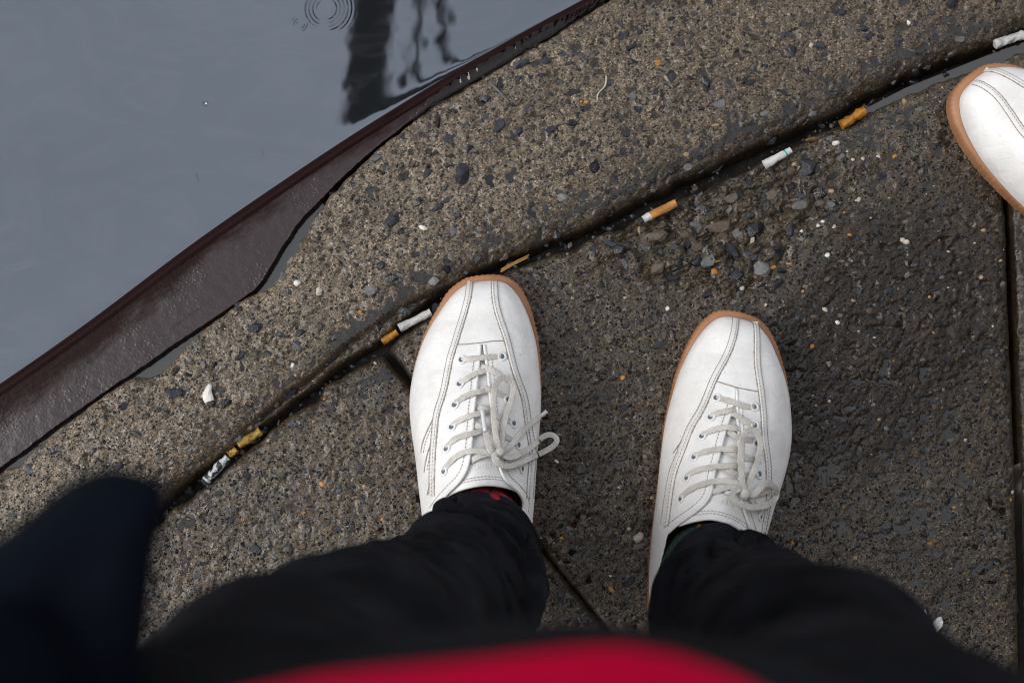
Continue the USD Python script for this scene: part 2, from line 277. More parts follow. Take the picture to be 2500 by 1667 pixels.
# small dark stones and crumbs lying in the joint
rj = np.random.default_rng(77); SILT = stage.GetPrimAtPath('/World/silt')
def gap_bits():
    for k in range(150):
        x = rj.uniform(-.34,.43); t = rj.uniform(.1,1.15); y0, y1 = np.interp(x,GAP_C[:,0],GAP_C[:,1]), np.interp(x,GAP_P[:,0],GAP_P[:,1]); y = y0+(y1-y0)*t
        sz_ = float(np.clip(rj.lognormal(math.log(.0042),.45),.002,.011)); m = [M_slate[0],M_slate[2],M_slate[2],M_grey[1],M_slate[1]][rj.integers(5)]
        obj('stone', put_rock(ROCKS[rj.integers(14)], x, y, -.015+.011*max(0,t-.5)+rj.uniform(-.004,.003), sz_, rj.uniform(.5,.9), rj.uniform(0,6.3), sz_*.4, rj.normal(0,.3,2)), m, SILT)
# curb and paving slabs
zc, dc, ic = h_curb(XX, YY)
edge_c = np.clip(np.exp(-np.maximum(dc,0)/.012)*.95 + .25*np.exp(-np.maximum(ic,0)/.006),0,1); st_c = np.clip(.55*soft(.020-dc+fbm(XX,YY,30,3,5)*.03,.010)+.60*soft(XX-.0+fbm(XX,YY,12,3,6)*.3,.08)*.6+1.3*np.clip(fbm(XX,YY,26,4,8)-.07,0,.5),0,1)
(mc, at) = height_mesh(zc, np.minimum(dc, ic), (st_c, edge_c))
curb = obj('curb', mc, M_curb, smooth=True, prim={'stain':at[0],'edge':at[1]}, kind='structure')
ST = stain(XX,YY); WO = worn(XX,YY); slabs = []
for k in (0,1,2):
    zp, dp = h_slab(XX, YY, k)
    (mp, at) = height_mesh(zp, dp, (np.clip(ST*1.05+.25*WO,0,1), np.clip(np.exp(-np.maximum(dp,0)/.010)*.9,0,1)))
    slabs.append(obj('paving_slab', mp, M_pave, smooth=True, prim={'stain':at[0],'edge':at[1]}, kind='structure'))
# water in the gutter: rings of raindrops and a slight swell, real height
WZ = -.022
wx, wy = np.meshgrid(axis(-.52,.10,.0008,3.2), axis(.02,.44,.0008,3.2))
wz = np.zeros_like(wx)
for px, py, r0, sg_, lam, amp in [(795,22,42,16,9.5,.00006),(732,60,15,9,7,.00004),(500,255,4,5,9,.00045),(560,405,85,4,11,.00012),(35,600,55,10,13,.00014),(485,400,110,7,18,.00004),(300,900,50,12,14,.00001),(243,392,5,4,6,.00002),(690,270,34,8,12,.00001)]:
    c = W(px,py,WZ)[:2]; s = (EYE-WZ)/FPX; r = np.hypot(wx-c[0],wy-c[1])/s
    wz += amp*np.sin((r-r0)*2*math.pi/lam)*np.exp(-((r-r0)/sg_)**2)
so = above(STEEL_OUT, wx, wy)
wz += fbm(wx,wy,42,2,91)*.00012 + fbm(wx,wy*.6,95,2,92)*.000022 + np.exp(-np.maximum(so,0)/.004)*.0006
q = grid_faces(*wx.shape); q = q[(so.ravel()[q] > -.006).any(1)]
wv, wq = compact(np.stack([wx.ravel(),wy.ravel(),(wz+WZ).ravel()],1), q)
obj('water', (wv, tri(wq)), M_water, smooth=True, kind='structure')

# ---------------------------------------------------------------- added buildings, out of view, put in to shut off the low sky
M_brick = mat('brick_wall', {'g':('geometry',{}), 'mp':('mapping',{'rotation':(math.pi/2,0,0)}), 'b':('brick_texture',{'scale':1.0,'brick_width':.22,'row_height':.075,'mortar_size':.008,'color1':(.13,.06,.045),'color2':(.19,.09,.065),'mortar':(.22,.2,.18)}), 'p':('principled_bsdf',{'roughness':.8})},
    [('g.position','mp.vector'),('mp.vector','b.vector'),('b.color','p.base_color')])
M_stone_trim = simple('stone_trim', (.16,.145,.125), (.22,.20,.175), .8, 6.); M_frame = simple('dark_window_frame', (.03,.03,.03), (.045,.045,.045), .5, 8.)
M_pane = mat('window_pane', {'f':('fresnel',{'IOR':1.5}),'t':('transparent_bsdf',{'color':(.75,.8,.8)}),'gl':('glossy_bsdf',{'roughness':.01,'color':(1,1,1)}),'m':('mix_closure',{})}, [('f.fac','m.fac'),('t.BSDF','m.closure1'),('gl.BSDF','m.closure2')], surface='m.closure')
def building(label, centre, turn, length, height, depth, storeys, bays):
    T = thing('added_brick_building', (*centre,-.15), label, 'building'); Rz = rz(turn)
    def bx(c, e): b = trimesh.creation.box(e); b.vertices = (b.vertices+c)@Rz.T + [centre[0],centre[1],-.15]; return b
    cell, sh_ = length/bays, height/storeys; wall = []
    for k in range(bays+1): wall.append(bx([-length/2+k*cell, -.2, height/2],[cell-1.1 if 0<k<bays else (cell-1.1)/2+.2, .4, height]))
    for r in range(storeys+1):
        zz0 = 0 if r == 0 else r*sh_-.55; zz1 = min(height, r*sh_+.95) if r < storeys else height
        for k in range(bays): wall.append(bx([-length/2+(k+.5)*cell, -.202, (zz0+zz1)/2],[1.1, .39, zz1-zz0]))
    wall.append(bx([0,-depth/2-.2,height/2],[length-.1,depth-.4,height-.02])); obj('wall', join(wall), M_brick, T)
    obj('cornice', bx([0,.02,height+.15],[length+.4,.9,.34]), M_stone_trim, T)
    for r in range(storeys):
        for k in range(bays):
            c = [-length/2+(k+.5)*cell, -.28, r*sh_+.95+(sh_-1.5)/2]; h_ = sh_-1.5
            fr = join([bx([c[0]+dx,c[1],c[2]],[.07,.08,h_]) for dx in (-.515,.515)]+[bx([c[0],c[1]+.003,c[2]+dz],[1.0,.07,.07]) for dz in (-h_/2+.04,0,h_/2-.04)])
            w_ = obj('window', fr, M_frame, T); obj('pane', bx([c[0],c[1]-.02,c[2]],[1.0,.012,h_-.1]), M_pane, w_)
cd = np.array([.80,.60]); cn = np.array([-.60,.80]); tn = math.atan2(.6,.8)
building('added unseen brick building across the flooded street, blocking the low sky', cn*14.5, tn+math.pi, 46, 11.5, 9, 4, 16)
building('added unseen brick building behind the standing person, blocking the low sky', -cn*4.2, tn, 46, 10.5, 9, 4, 16)

# ---------------------------------------------------------------- steel edging of the curb
so_l = resample(STEEL_OUT, .0016); so_l = so_l[(so_l[:,0]>-1.4)&(so_l[:,0]<1.2)]
t2 = np.gradient(so_l,axis=0); t2 /= np.linalg.norm(t2,axis=1,keepdims=True); n2 = np.stack([t2[:,1],-t2[:,0]],1)      # towards the concrete
wid = np.zeros(len(so_l)); probe = np.linspace(0,.12,240)
for i,(p,n) in enumerate(zip(so_l,n2)):
    a = above(STEEL_IN, p[0]+n[0]*probe, p[1]+n[1]*probe); wid[i] = probe[np.argmax(a<0)] if (a<0).any() else .1
wid = np.maximum(wid + fbm(so_l[:,0],so_l[:,1],120,4,17)*.0022, .008); R0 = .011
rows, hts, shade_wears = [], [], []
for a in np.linspace(0,1,9):      # face and nose: rust, coloured darker for the dark street they would mirror
    th = a*math.pi/2; rows.append(np.full(len(so_l), R0*(1-math.sin(th)) if a<1 else 0)*0 + R0*(1-math.cos(th))); hts.append(-R0+R0*math.sin(th)); shade_wears.append(-.5+.35*a)
rows.insert(0, np.zeros(len(so_l))); hts.insert(0, -.2); shade_wears.insert(0,-.5)
for a in np.linspace(.03,1,44):
    rows.append(R0+(wid-R0)*a); hts.append(0.0); shade_wears.append(None)
rows += [wid+.0002, wid+.0003, wid+.0004]; hts += [-.0004, -.0015, -.03]; shade_wears += [-.6,-.6,-.6]  # inner rim rows coloured dark to cancel their bright edge line
V = np.stack([np.column_stack([so_l + n2*r[:,None], np.full(len(so_l), h)]) for r,h in zip(rows,hts)], 0)
off = np.stack(rows); shade_wear = np.stack([np.full(len(so_l), w if w is not None else 0.) for w in shade_wears])
band = .022+.008*np.sin(so_l[:,0]*9); 
for k,w in enumerate(shade_wears):
    if w is None: shade_wear[k] = np.clip((off[k]-band)/.030,-.5,.6)+.45
flat = np.abs(V[...,2]) < 1e-6
V[...,2] += np.where(flat, fbm(V[...,0],V[...,1],180,3,101)*.0007 + fbm(V[...,0],V[...,1],25,2,103)*.001 - .0022, 0) - .001
sv = V.reshape(-1,3); sf = tri(grid_faces(V.shape[0], V.shape[1]))[:, ::-1]
steel = obj('steel_edging', (sv, sf), M_steel, smooth=True, prim={'shade_wear':shade_wear.ravel()}, label='dark brown rounded steel edging between the grey water and the concrete curb', cat='curb edging')
# rain water standing in the slot between steel and concrete
def patch(poly_px, z, step=.004, zpx=None):
    p = WP(poly_px, z)[:, :2]; P = sg.Polygon(p).buffer(.004).buffer(-.004)
    t = trimesh.creation.triangulate_polygon(P.segmentize(step), engine='earcut')
    return (np.column_stack([t[0], np.full(len(t[0]), z)]), np.asarray(t[1]))
for z, poly in [(-.0098,[(-80,1215),(-60,1150),(0,1120),(213,965),(430,820),(632,680),(700,560),(780,480),(800,520),(740,620),(780,680),(690,740),(640,760),(560,830),(470,930),(380,990),(330,960),(213,1030),(120,1180),(0,1260)])]:
    obj('rain_puddle', patch(poly, z), M_pud, kind='structure')
obj('rain_puddle', patch([(2040,330),(2120,262),(2211,215),(2350,160),(2500,100),(2640,60),(2640,150),(2500,185),(2440,175),(2380,180),(2310,230),(2240,285),(2180,330),(2080,370)], -.0062), M_pud, kind='structure')
# wavy lip of water clinging to the inner side of the steel at the upper right
a_, b_ = WP([(1000,288),(1056,233),(1110,194),(1162,160),(1228,121),(1294,83),(1352,50),(1420,18),(1500,-30)]), WP([(1010,300),(1064,262),(1130,224),(1206,180),(1250,154),(1300,122),(1344,100),(1390,66),(1500,-8)])
A_, B_ = spline(a_[:,:2],420), spline(b_[:,:2],420); u_ = np.linspace(0,1,14)[None,:,None]; L_ = A_[:,None]*(1-u_)+B_[:,None]*u_
ar = np.linspace(0,60,420)[:,None]; zl = .0032+.0016*np.sqrt(np.clip(1-(2*u_[...,0]-1)**4,0,1)) + 0.0011*np.sin(ar*2.0+3*u_[...,0]+2*np.sin(ar*.37))*(1-u_[...,0]) - .003*(u_[...,0]<.001) - .002*(u_[...,0]>.999)
zl += fbm(L_[...,0],L_[...,1],90,2,15)*.0016
obj('rain_puddle', (np.concatenate([L_,zl[...,None]],-1).reshape(-1,3), tri(grid_faces(420,14))), M_lip, smooth=True, kind='structure')
j2w = WP([(2455,560),(2500,560),(2516,1100),(2525,1700),(2470,1700),(2465,1100)],-.006)
obj('rain_puddle', patch([(2466,1140),(2512,1120),(2525,1720),(2480,1720)], -.0055), M_pud, kind='structure')
# thin rain film lying in the hollows of the paving
def film(x0, x1, y0, y1, z_of, low_of, inside, wet_of, base):
    """a water surface that stands in the lowest hollows: its level is a local percentile of the relief"""
    x, y = np.meshgrid(np.arange(x0,x1,.0025), np.arange(y0,y1,.0025)); low = low_of(x,y); d = inside(x,y) & (worn(x,y) < .35) if base > 0 else inside(x,y); r = (z_of(x,y)-low)[d]
    share = np.clip(base + wet_of(x,y) + fbm(x,y,30,3,111)*.26, .0, .6); lv = np.interp(share, np.linspace(0,.6,61), np.quantile(r, np.linspace(0,.6,61)))
    f = grid_faces(*x.shape); f = f[d.ravel()[f].all(1)]; v, f = compact(np.stack([x.ravel(),y.ravel(),(low+lv-.0001).ravel()],1), f)
    obj('rain_film', (v, tri(f)), M_film, smooth=True, kind='structure')
def wet_pave(x,y): return .26*gauss(x,y,2160,1130,.07,.06)+.26*gauss(x,y,2280,1290,.06,.06)+.10*gauss(x,y,1700,600,.06,.04)+.14*gauss(x,y,1960,400,.07,.03,24)+.12*gauss(x,y,940,1200,.04,.12)+.10*gauss(x,y,1400,1000,.03,.1)+.12*gauss(x,y,2330,1420,.07,.05)+.22*gauss(x,y,2180,420,.06,.04,24)
in_p = lambda x,y: (-above(GAP_P,x,y) > .012) & (np.abs(right_of(J1,x,y)) > .006) & (np.abs(right_of(J2,x,y)) > .010)
pave_z = lambda x,y: h_pave(x,y)[0]
film(-.47,.43,-.2,.36, pave_z, lambda x,y: fbm(x,y,14,3,51)*.0040-.0045*worn(x,y)-.0015*stain(x,y), in_p, wet_pave, .01)
film(-.50,.43,-.2,.43, lambda x,y: h_curb(x,y)[0], lambda x,y: .0055+fbm(x,y,14,3,1)*.0040, lambda x,y: (above(GAP_C,x,y) > .014) & (above(CONC_IN,x,y) < -.010), lambda x,y: .16*soft(x+.02,.10)+.05*soft(-above(GAP_C,x,y)+.04,.01), .0)

# ---------------------------------------------------------------- stones set in the concrete
def rock(seed, flat=.45, n=24, round_=False):
    r = np.random.default_rng(seed); p = r.normal(size=(n,3)); p /= np.linalg.norm(p,axis=1,keepdims=True); 
    p *= (r.uniform(.75,1.0,(n,1)) if not round_ else 1); p[:,2] = np.clip(p[:,2], -.7, flat)
    h = trimesh.convex.convex_hull(p); return np.asarray(h.vertices), np.asarray(h.faces)
ROCKS = [rock(i, .35+.2*(i%3)) for i in range(14)]; PEBB = [rock(100+i, .9, 40, True) for i in range(6)]
def put_rock(kind, x, y, ztop, size, asp, ang, thick, tilt=(0,0)):
    v, f = kind; s = np.array([size/2, size/2*asp, thick]); v = v*s
    v = v @ (rz(ang) @ rx(tilt[0]) @ ry(tilt[1])).T
    return v + np.array([x,y,ztop-v[:,2].max()]), f
def zcurb(x,y): return h_curb(np.atleast_1d(x),np.atleast_1d(y))[0]
def scatter(parent, inside, height, count, sizes, dark, proud, seed, n_parts=300, extra=()):
    """embedded aggregate: the largest as parts, the rest joined as one"""
    r = np.random.default_rng(seed); pts = []
    while len(pts) < count:
        c = np.column_stack([r.uniform(-.5,.42,count*3), r.uniform(-.19,.43,count*3)]); c = c[inside(c[:,0],c[:,1])]; pts += c.tolist()
    pts = np.array(pts[:count]); sz = sizes(r, pts); o = np.argsort(-sz); pts, sz = pts[o], sz[o]
    keep, tree = [], None
    from scipy.spatial import cKDTree
    tr = cKDTree(pts); dead = np.zeros(count,bool)
    for i in range(count):
        if dead[i]: continue
        keep.append(i)
        for j in tr.query_ball_point(pts[i], sz[i]*.62): dead[j] = dead[j] or j > i
    pts, sz = pts[keep], sz[keep]; z = np.mean([height(pts[:,0]+dx*sz*.3,pts[:,1]+dy*sz*.3) for dx,dy in ((0,0),(1,0),(-1,0),(0,1),(0,-1))],0); rest = {}
    for px,py,w_,h_,an,key in extra:
        x,y = W(px,py)[:2]; m = {'s':M_slate[0],'b':M_slate[2],'g':M_slate[1],'G':M_grey[0],'n':M_grey[1],'p':M_pale[0],'t':M_pale[1],'o':M_pale[2],'w':M_white}[key]
        k = PEBB[r.integers(6)] if key in 'ptow' else ROCKS[r.integers(14)]
        obj('stone', put_rock(k, x, y, float(height(np.array([x]),np.array([y]))[0])+.0012+.00006*w_, w_/2880*1.12, h_/w_, math.radians(an), max(.0025,h_/2880*.45), r.normal(0,.12,2)), m, parent); n_parts -= 1
    for i,((x,y),s,zz_) in enumerate(zip(pts,sz,z)):
        u = r.random(); fam = M_slate if u < dark else M_grey if u < dark+.25 else M_pale
        m = fam[r.integers(len(fam))]; k = ROCKS[r.integers(len(ROCKS))] if fam is not M_pale else PEBB[r.integers(len(PEBB))]
        if fam is M_pale: s *= .5
        g = put_rock(k, x, y, zz_+proud*r.uniform(.25,1.0)*(1 if fam is not M_pale else 1.3), s, r.uniform(.34,.95), r.normal(.45,.8), max(.0018,s*.32), r.normal(0,.14,2))
        if i < n_parts: obj('stone', g, m, parent)
        else: rest.setdefault(str(m.GetPath()).split('/')[-1], (m,[]))[1].append(trimesh.Trimesh(*g,process=False))
    for nm,(m,l) in sorted(rest.items()): obj('small_stones', join(l), m, parent, kind='stuff')
def in_curb(x,y): return (above(GAP_C,x,y) > .004) & (above(CONC_IN,x,y) < -.004)
def slab_of(x,y): 
    j1, j2 = right_of(J1,x,y), right_of(J2,x,y); return np.where(j2>0,2,np.where(j1>0,1,0)), np.minimum(np.abs(j1),np.abs(j2))
def in_slab(k):
    def f(x,y):
        s,d = slab_of(x,y); return (s==k) & (d>.006) & (above(GAP_P,x,y) < -.005)
    return f
gap_bits()
CURB_STONES = [(1128,428,60,44,100,'s'),(922,389,30,26,0,'G'),(1018,494,34,28,0,'b'),(958,541,38,28,20,'s'),(956,681,32,24,5,'b'),(934,650,30,22,30,'s'),(1093,659,30,20,-10,'b'),(1059,687,32,26,0,'G'),
 (909,712,34,28,0,'G'),(781,712,26,20,60,'p'),(728,693,16,15,0,'w'),(1034,559,23,11,-30,'w'),(880,763,11,11,0,'o'),(626,803,36,28,20,'s'),(735,815,32,20,10,'s'),(1432,253,14,9,0,'o'),(1419,252,8,8,0,'o'),(1270,160,44,26,30,'g'),(1330,155,30,22,0,'s'),
 (1185,240,36,26,-40,'s'),(1375,485,32,24,0,'G'),(1450,410,38,30,70,'b'),(1220,310,40,24,60,'g'),(1400,230,40,16,0,'s'),(1395,305,32,22,0,'s'),(1345,320,30,18,20,'s'),(1270,325,26,24,0,'g'),(716,892,14,10,70,'w'),(500,890,26,18,-60,'G'),(520,985,30,26,0,'b'),(590,330+540,30,16,40,'s'),(2120,95,30,14,30,'s'),(2320,10,40,26,60,'s'),(2000,115,34,20,10,'g'),(2105,75,24,16,-10,'b'),(1935,130,38,26,-30,'s'),(1978,115,14,12,80,'p'),(2050,35,24,18,0,'s'),(2215,60,14,8,-50,'w'),(2340,100,28,18,0,'G'),(2190,100,26,18,0,'g'),(1640,190,30,40,0,'s'),(1720,205,30,40,10,'b'),(1830,205,30,16,20,'s'),(1540,235,34,30,0,'G'),(1555,270,22,20,0,'s'),(1675,380,12,14,70,'t'),(1680,410,26,22,0,'G'),(1640,420,24,20,0,'b'),(430,960,44,30,0,'s'),(800,560+440,20,14,0,'s')]
WORN_STONES = [(1965,410,70,56,10,'s'),(1958,500,64,30,22,'G'),(1844,562,54,42,0,'b'),(1928,559,52,26,82,'s'),(1796,606,46,44,0,'s'),(1897,612,32,26,60,'b'),(1718,512,38,30,-20,'b'),(1834,522,32,20,10,'s'),(1730,637,40,32,30,'G'),(1861,656,46,46,0,'G'),(1796,672,36,32,0,'s'),
 (1746,659,21,18,0,'o'),(2001,472,36,26,0,'b'),(2031,466,16,12,0,'t'),(1605,653,48,34,30,'n'),(1512,608,30,26,20,'s'),(1490,553,26,16,0,'n'),(1813,703,14,12,60,'p'),(2020,622,14,14,0,'w'),(1630,753,12,10,60,'w'),(1961,710,9,9,0,'o'),(2045,787,12,11,0,'w'),(1783,484,48,28,20,'n'),(1877,469,74,50,25,'n'),
 (1755,553,64,34,5,'n'),(1599,578,76,34,20,'n'),(2054,385,24,18,60,'G'),(1998,550,10,9,0,'w'),(2009,541,10,8,0,'w'),(1958,564,11,9,0,'w'),(1700,600,40,30,0,'n'),(1660,540,36,24,15,'n'),(1908,660,24,18,0,'b'),(1900,690,26,20,60,'s'),(2030,500,30,22,0,'G'),(1652,571,10,10,0,'o'),(1559,1311,28,22,30,'p'),(1535,1290,10,9,0,'p'),(2082,390,10,9,0,'p'),(2107,389,13,12,0,'p'),(1592,1215,12,10,0,'t'),(2205,585,14,12,0,'p')]
scatter(curb, in_curb, lambda x,y: h_curb(x,y)[0], 7500, lambda r,p: np.clip(r.lognormal(math.log(.0066),.55,len(p)),.0026,.0215), .72, .0008, 3, extra=CURB_STONES)
scatter(slabs[1], in_slab(1), lambda x,y: h_slab(x,y,1)[0], 4200, lambda r,p: np.clip(r.lognormal(math.log(.0042),.45,len(p))*(1+1.9*worn(p[:,0],p[:,1])),.0024,.017), .64, .0012, 4, extra=WORN_STONES)
scatter(slabs[0], in_slab(0), lambda x,y: h_slab(x,y,0)[0], 2200, lambda r,p: np.clip(r.lognormal(math.log(.0048),.5,len(p)),.0026,.014), .66, .0012, 6, 200)
def grit(parent, inside, height, count, m, seed):
    r = np.random.default_rng(seed); c = np.column_stack([r.uniform(-.5,.42,count), r.uniform(-.19,.43,count)]); c = c[inside(c[:,0],c[:,1])]
    z = height(c[:,0],c[:,1]); n = len(c); s = np.clip(r.lognormal(math.log(.00062),.42,n),.0003,.0019)
    o = np.array([[1,0,0],[0,1,0],[-1,0,0],[0,-1,0],[0,0,.8],[0,0,-.8]],float)
    V = o[None]*s[:,None,None]*r.uniform(.6,1.25,(n,6,1)); a = r.uniform(0,6.3,n); ca, sa = np.cos(a)[:,None], np.sin(a)[:,None]
    V = np.stack([V[...,0]*ca-V[...,1]*sa, V[...,0]*sa+V[...,1]*ca, V[...,2]],-1) + np.column_stack([c,z+s*.15])[:,None]
    F = np.array([[0,1,4],[1,2,4],[2,3,4],[3,0,4]]); F = (F[None]+6*np.arange(n)[:,None,None]).reshape(-1,3)
    obj('sand_grains', (V.reshape(-1,3), F), m, parent, kind='stuff')
grit(curb, in_curb, lambda x,y: h_curb(x,y)[0], 110000, M_grit, 7)
grit(slabs[1], in_slab(1), lambda x,y: h_slab(x,y,1)[0], 90000, M_gritd, 8)
grit(slabs[0], in_slab(0), lambda x,y: h_slab(x,y,0)[0], 90000, M_gritd, 9)
# ---------------------------------------------------------------- sneakers
def leather_mat(name, c0, c1):
    return mat(name, {'g':('geometry',{}), 'n':('noise_texture',{'scale':38.,'detail':6.,'roughness':.6}), 'r':('rgb_ramp',{'ramp':[(.3,c0),(.62,c1)]}),
        'n2':('noise_texture',{'scale':210.,'detail':4.,'distortion':1.2}), 'mp':('mapping',{'scale':(.55,1.5,1)}), 'n3':('noise_texture',{'scale':70.,'detail':3.,'distortion':.6}),
        'sp':('noise_texture',{'scale':330.,'detail':2.}), 'sr':('rgb_ramp',{'ramp':[(.0,(.45,.43,.40)),(.245,(.5,.48,.45)),(.285,(1,1,1))]}), 'mx':('mix_color',{'blend_type':'multiply','fac':.55}),
        'ad':('math',{'math_type':'multiply_add','value2':.35}), 'b':('bump',{'distance':.0011,'strength':.8}), 'p':('principled_bsdf',{'roughness':.48})},
        [('g.position','n.vector'),('n.fac','r.fac'),('g.position','sp.vector'),('sp.fac','sr.fac'),('r.color','mx.a'),('sr.color','mx.b'),('mx.result','p.base_color'),
         ('g.position','n2.vector'),('g.position','mp.vector'),('mp.vector','n3.vector'),('n2.fac','ad.value1'),('n3.fac','ad.value3'),('ad.value','b.height'),('b.normal','p.normal')])
M_leather = leather_mat('white_leather', (.75,.735,.705), (.88,.875,.855))
M_strap = leather_mat('white_leather_strap', (.70,.685,.655), (.82,.81,.785))
M_gum = simple('gum_rubber', (.31,.145,.07), (.41,.20,.10), .55, 45., .0003, 300.)
M_lace = simple('cotton_lace', (.50,.47,.42), (.70,.67,.62), .9, 90., .0008, 800.)
M_thread = simple('grey_thread', (.30,.275,.25), (.42,.39,.36), .8, 200.)
M_cut = simple('raw_leather_edge', (.22,.18,.14), (.45,.40,.34), .9, 260.)
M_eye = simple('white_eyelet', (.78,.79,.8), (.82,.83,.84), .25, 50.)
M_hole_shade = simple('hole_shade_grey', (.11,.115,.125), (.16,.165,.175), .8, 50.)  # dark grey in place of the shade inside the holes
M_tip = simple('clear_lace_tip', (.70,.71,.75), (.75,.76,.8), .2, 50.)
OUT = np.array([(7,0),(27,-3),(36,-11),(44.5,-28),(49.5,-46),(52.3,-64),(53.5,-82),(54,-99),(53.5,-115),(52,-132),(50.5,-150),(49,-175),(47.5,-200),(45,-225),(42,-245),(36,-268),(25,-283),(10,-290.5),(0,-291.5),
 (-13,-290),(-26,-282),(-35,-267),(-40,-245),(-43,-225),(-46,-200),(-49,-175),(-52,-150),(-55,-132),(-57,-115),(-57,-99),(-54.8,-82),(-50.5,-64),(-44,-46),(-34.5,-28),(-25.4,-14),(-11,-3.2)])/1000
class Shoe:
    """a sneaker in its own frame: toe tip at the origin, heel towards -y; side +1 is the foot with its inner edge to the right"""
    def __init__(s, base, turn, side, wd=1.0):
        s.base, s.turn, s.side = np.array(base,float)[:2], turn, side
        from scipy.interpolate import CubicSpline
        o = OUT*[side*wd,1]; o = o if side > 0 else o[::-1]
        d = np.r_[0, np.cumsum(np.linalg.norm(np.diff(np.vstack([o,o[:1]]),axis=0),axis=1))]
        c = CubicSpline(d, np.vstack([o,o[:1]]), bc_type='periodic'); s.N = 420
        u = np.linspace(0,d[-1],s.N,endpoint=False); s.out = c(u); t = c(u,1); t /= np.linalg.norm(t,axis=1,keepdims=True)
        s.nrm = np.stack([t[:,1],-t[:,0]],1); 
        if (s.nrm*(s.out-[0,-.14])).sum(1).mean() < 0: s.nrm *= -1
        tt = -s.out[:,1]
        inset = np.interp(tt, [0,.012,.03,.06,.10,.14,.24,.27,.2915], [.0068,.0064,.0046,.0022,.0004,-.0006,.0004,.0022,.0035])
        s.bs = s.out - s.nrm*inset[:,None]
        ts = np.clip(tt, .042, .245); s.sp = np.stack([side*np.interp(ts,[.04,.12,.2],[.004,.001,.001]), -ts],1)
        s.Ht = lambda t: np.interp(t, [.042,.060,.080,.100,.130,.155,.180,.205,.245], [.053,.060,.069,.079,.092,.102,.108,.104,.095])
        K = 46; k = (np.linspace(0,1,K)**1.35)[None,:,None]; s.K = K
        P = s.bs[:,None]*(1-k) + s.sp[:,None]*k
        tp = np.clip(-P[...,1],.042,.245); kk = k[...,0]; pw = np.interp(tp,[.04,.07,.115,.2],[2.25,2.1,1.62,1.75])
        zb = np.interp(tt,[0,.03,.08],[.027,.0245,.0225])[:,None]
        z = zb + (s.Ht(tp)-zb)*np.sqrt(np.clip(1-(1-kk)**pw,0,1))
        crease = np.interp(tp,[.05,.075,.1,.12],[0,1,.6,0])*fbm(P[...,0]*.35,P[...,1],95,3,7+side)*.0036*np.clip(kk*3,0,1)
        s.up = np.concatenate([P, (z+crease)[...,None]],-1)
        s.Z_ = LinearNDInterpolator(s.up[:,:-1,:2].reshape(-1,2), s.up[:,:-1,2].ravel(), fill_value=.03)
    def Z(s, p): return s.Z_(np.asarray(p)[...,:2])
    def normal(s, p):
        e = .0015; zx = (s.Z(p+[e,0])-s.Z(p-[e,0]))/(2*e); zy = (s.Z(p+[0,e])-s.Z(p-[0,e]))/(2*e)
        n = np.stack([-zx,-zy,np.ones_like(zx)],-1); return n/np.linalg.norm(n,axis=-1,keepdims=True)
    def loc(s, px, dz=0.0):
        """photo pixels on the shoe's surface -> plan coordinates in the shoe's frame"""
        px = np.asarray(px,float); z = np.full(len(px), .08); c, q = math.cos(s.turn), math.sin(s.turn)
        for _ in range(6):
            w = W(px[:,0],px[:,1],z)[:,:2]-s.base; p = np.stack([w[:,0]*c+w[:,1]*q, -w[:,0]*q+w[:,1]*c],1); z = .5*z+.5*(s.Z(p)+dz)
        return p
    def world(s, v):
        c, q = math.cos(s.turn), math.sin(s.turn); v = np.asarray(v,float)
        return np.stack([v[...,0]*c-v[...,1]*q+s.base[0], v[...,0]*q+v[...,1]*c+s.base[1], v[...,2]],-1)
    def put(s, name, mesh, m, parent, **kw):
        v, f = (mesh.vertices, mesh.faces) if hasattr(mesh,'vertices') else mesh
        return obj(name, (s.world(v), np.asarray(f)), m, parent, **kw)
    def drape(s, p2, off): return np.column_stack([p2, s.Z(p2)]) + s.normal(p2)*np.asarray(off)[...,None]

def cut_open(shoe, poly):
    """the upper without its throat and collar: faces inside poly removed, the rim snapped onto it"""
    V = shoe.up.reshape(-1,3).copy(); q = grid_faces(shoe.N+0, shoe.K); n, K = shoe.N, shoe.K
    i, j = np.meshgrid(np.arange(n), np.arange(K-1), indexing='ij'); a = i*K+j; b = ((i+1)%n)*K+j; q = np.stack([a,a+1,b+1,b],-1).reshape(-1,4); f = tri(q)
    P = sg.Polygon(poly).buffer(0); prepare(P); cen = V[f].mean(1); f = f[~contains_xy(P, cen[:,0], cen[:,1])]
    u = np.unique(f); ins = u[contains_xy(P, V[u,0], V[u,1])]
    ring = P.exterior
    for k in ins:
        c = ring.interpolate(ring.project(sg.Point(V[k,:2]))); V[k,:2] = (c.x, c.y)
    V[ins,2] = np.where(np.isfinite(shoe.Z(V[ins])), shoe.Z(V[ins]), V[ins,2])
    V, f = compact(V, f); 
    nrm = np.cross(V[f[:,1]]-V[f[:,0]], V[f[:,2]]-V[f[:,0]])
    return (V, f if nrm[:,2].mean() > 0 else f[:, ::-1])
def dashes(curve, L=.0021, gap=.0011, w=.0006, h=.0005):
    c = resample(curve, .0005); d = .0005; out = []; n = int(L/d); st = int((L+gap)/d)
    for a in range(0, len(c)-n, st): out.append(ribbon(c[a:a+n+1][[0,n//2,n]], np.array([0,0,1.]), w, h, 6))
    return join(out)
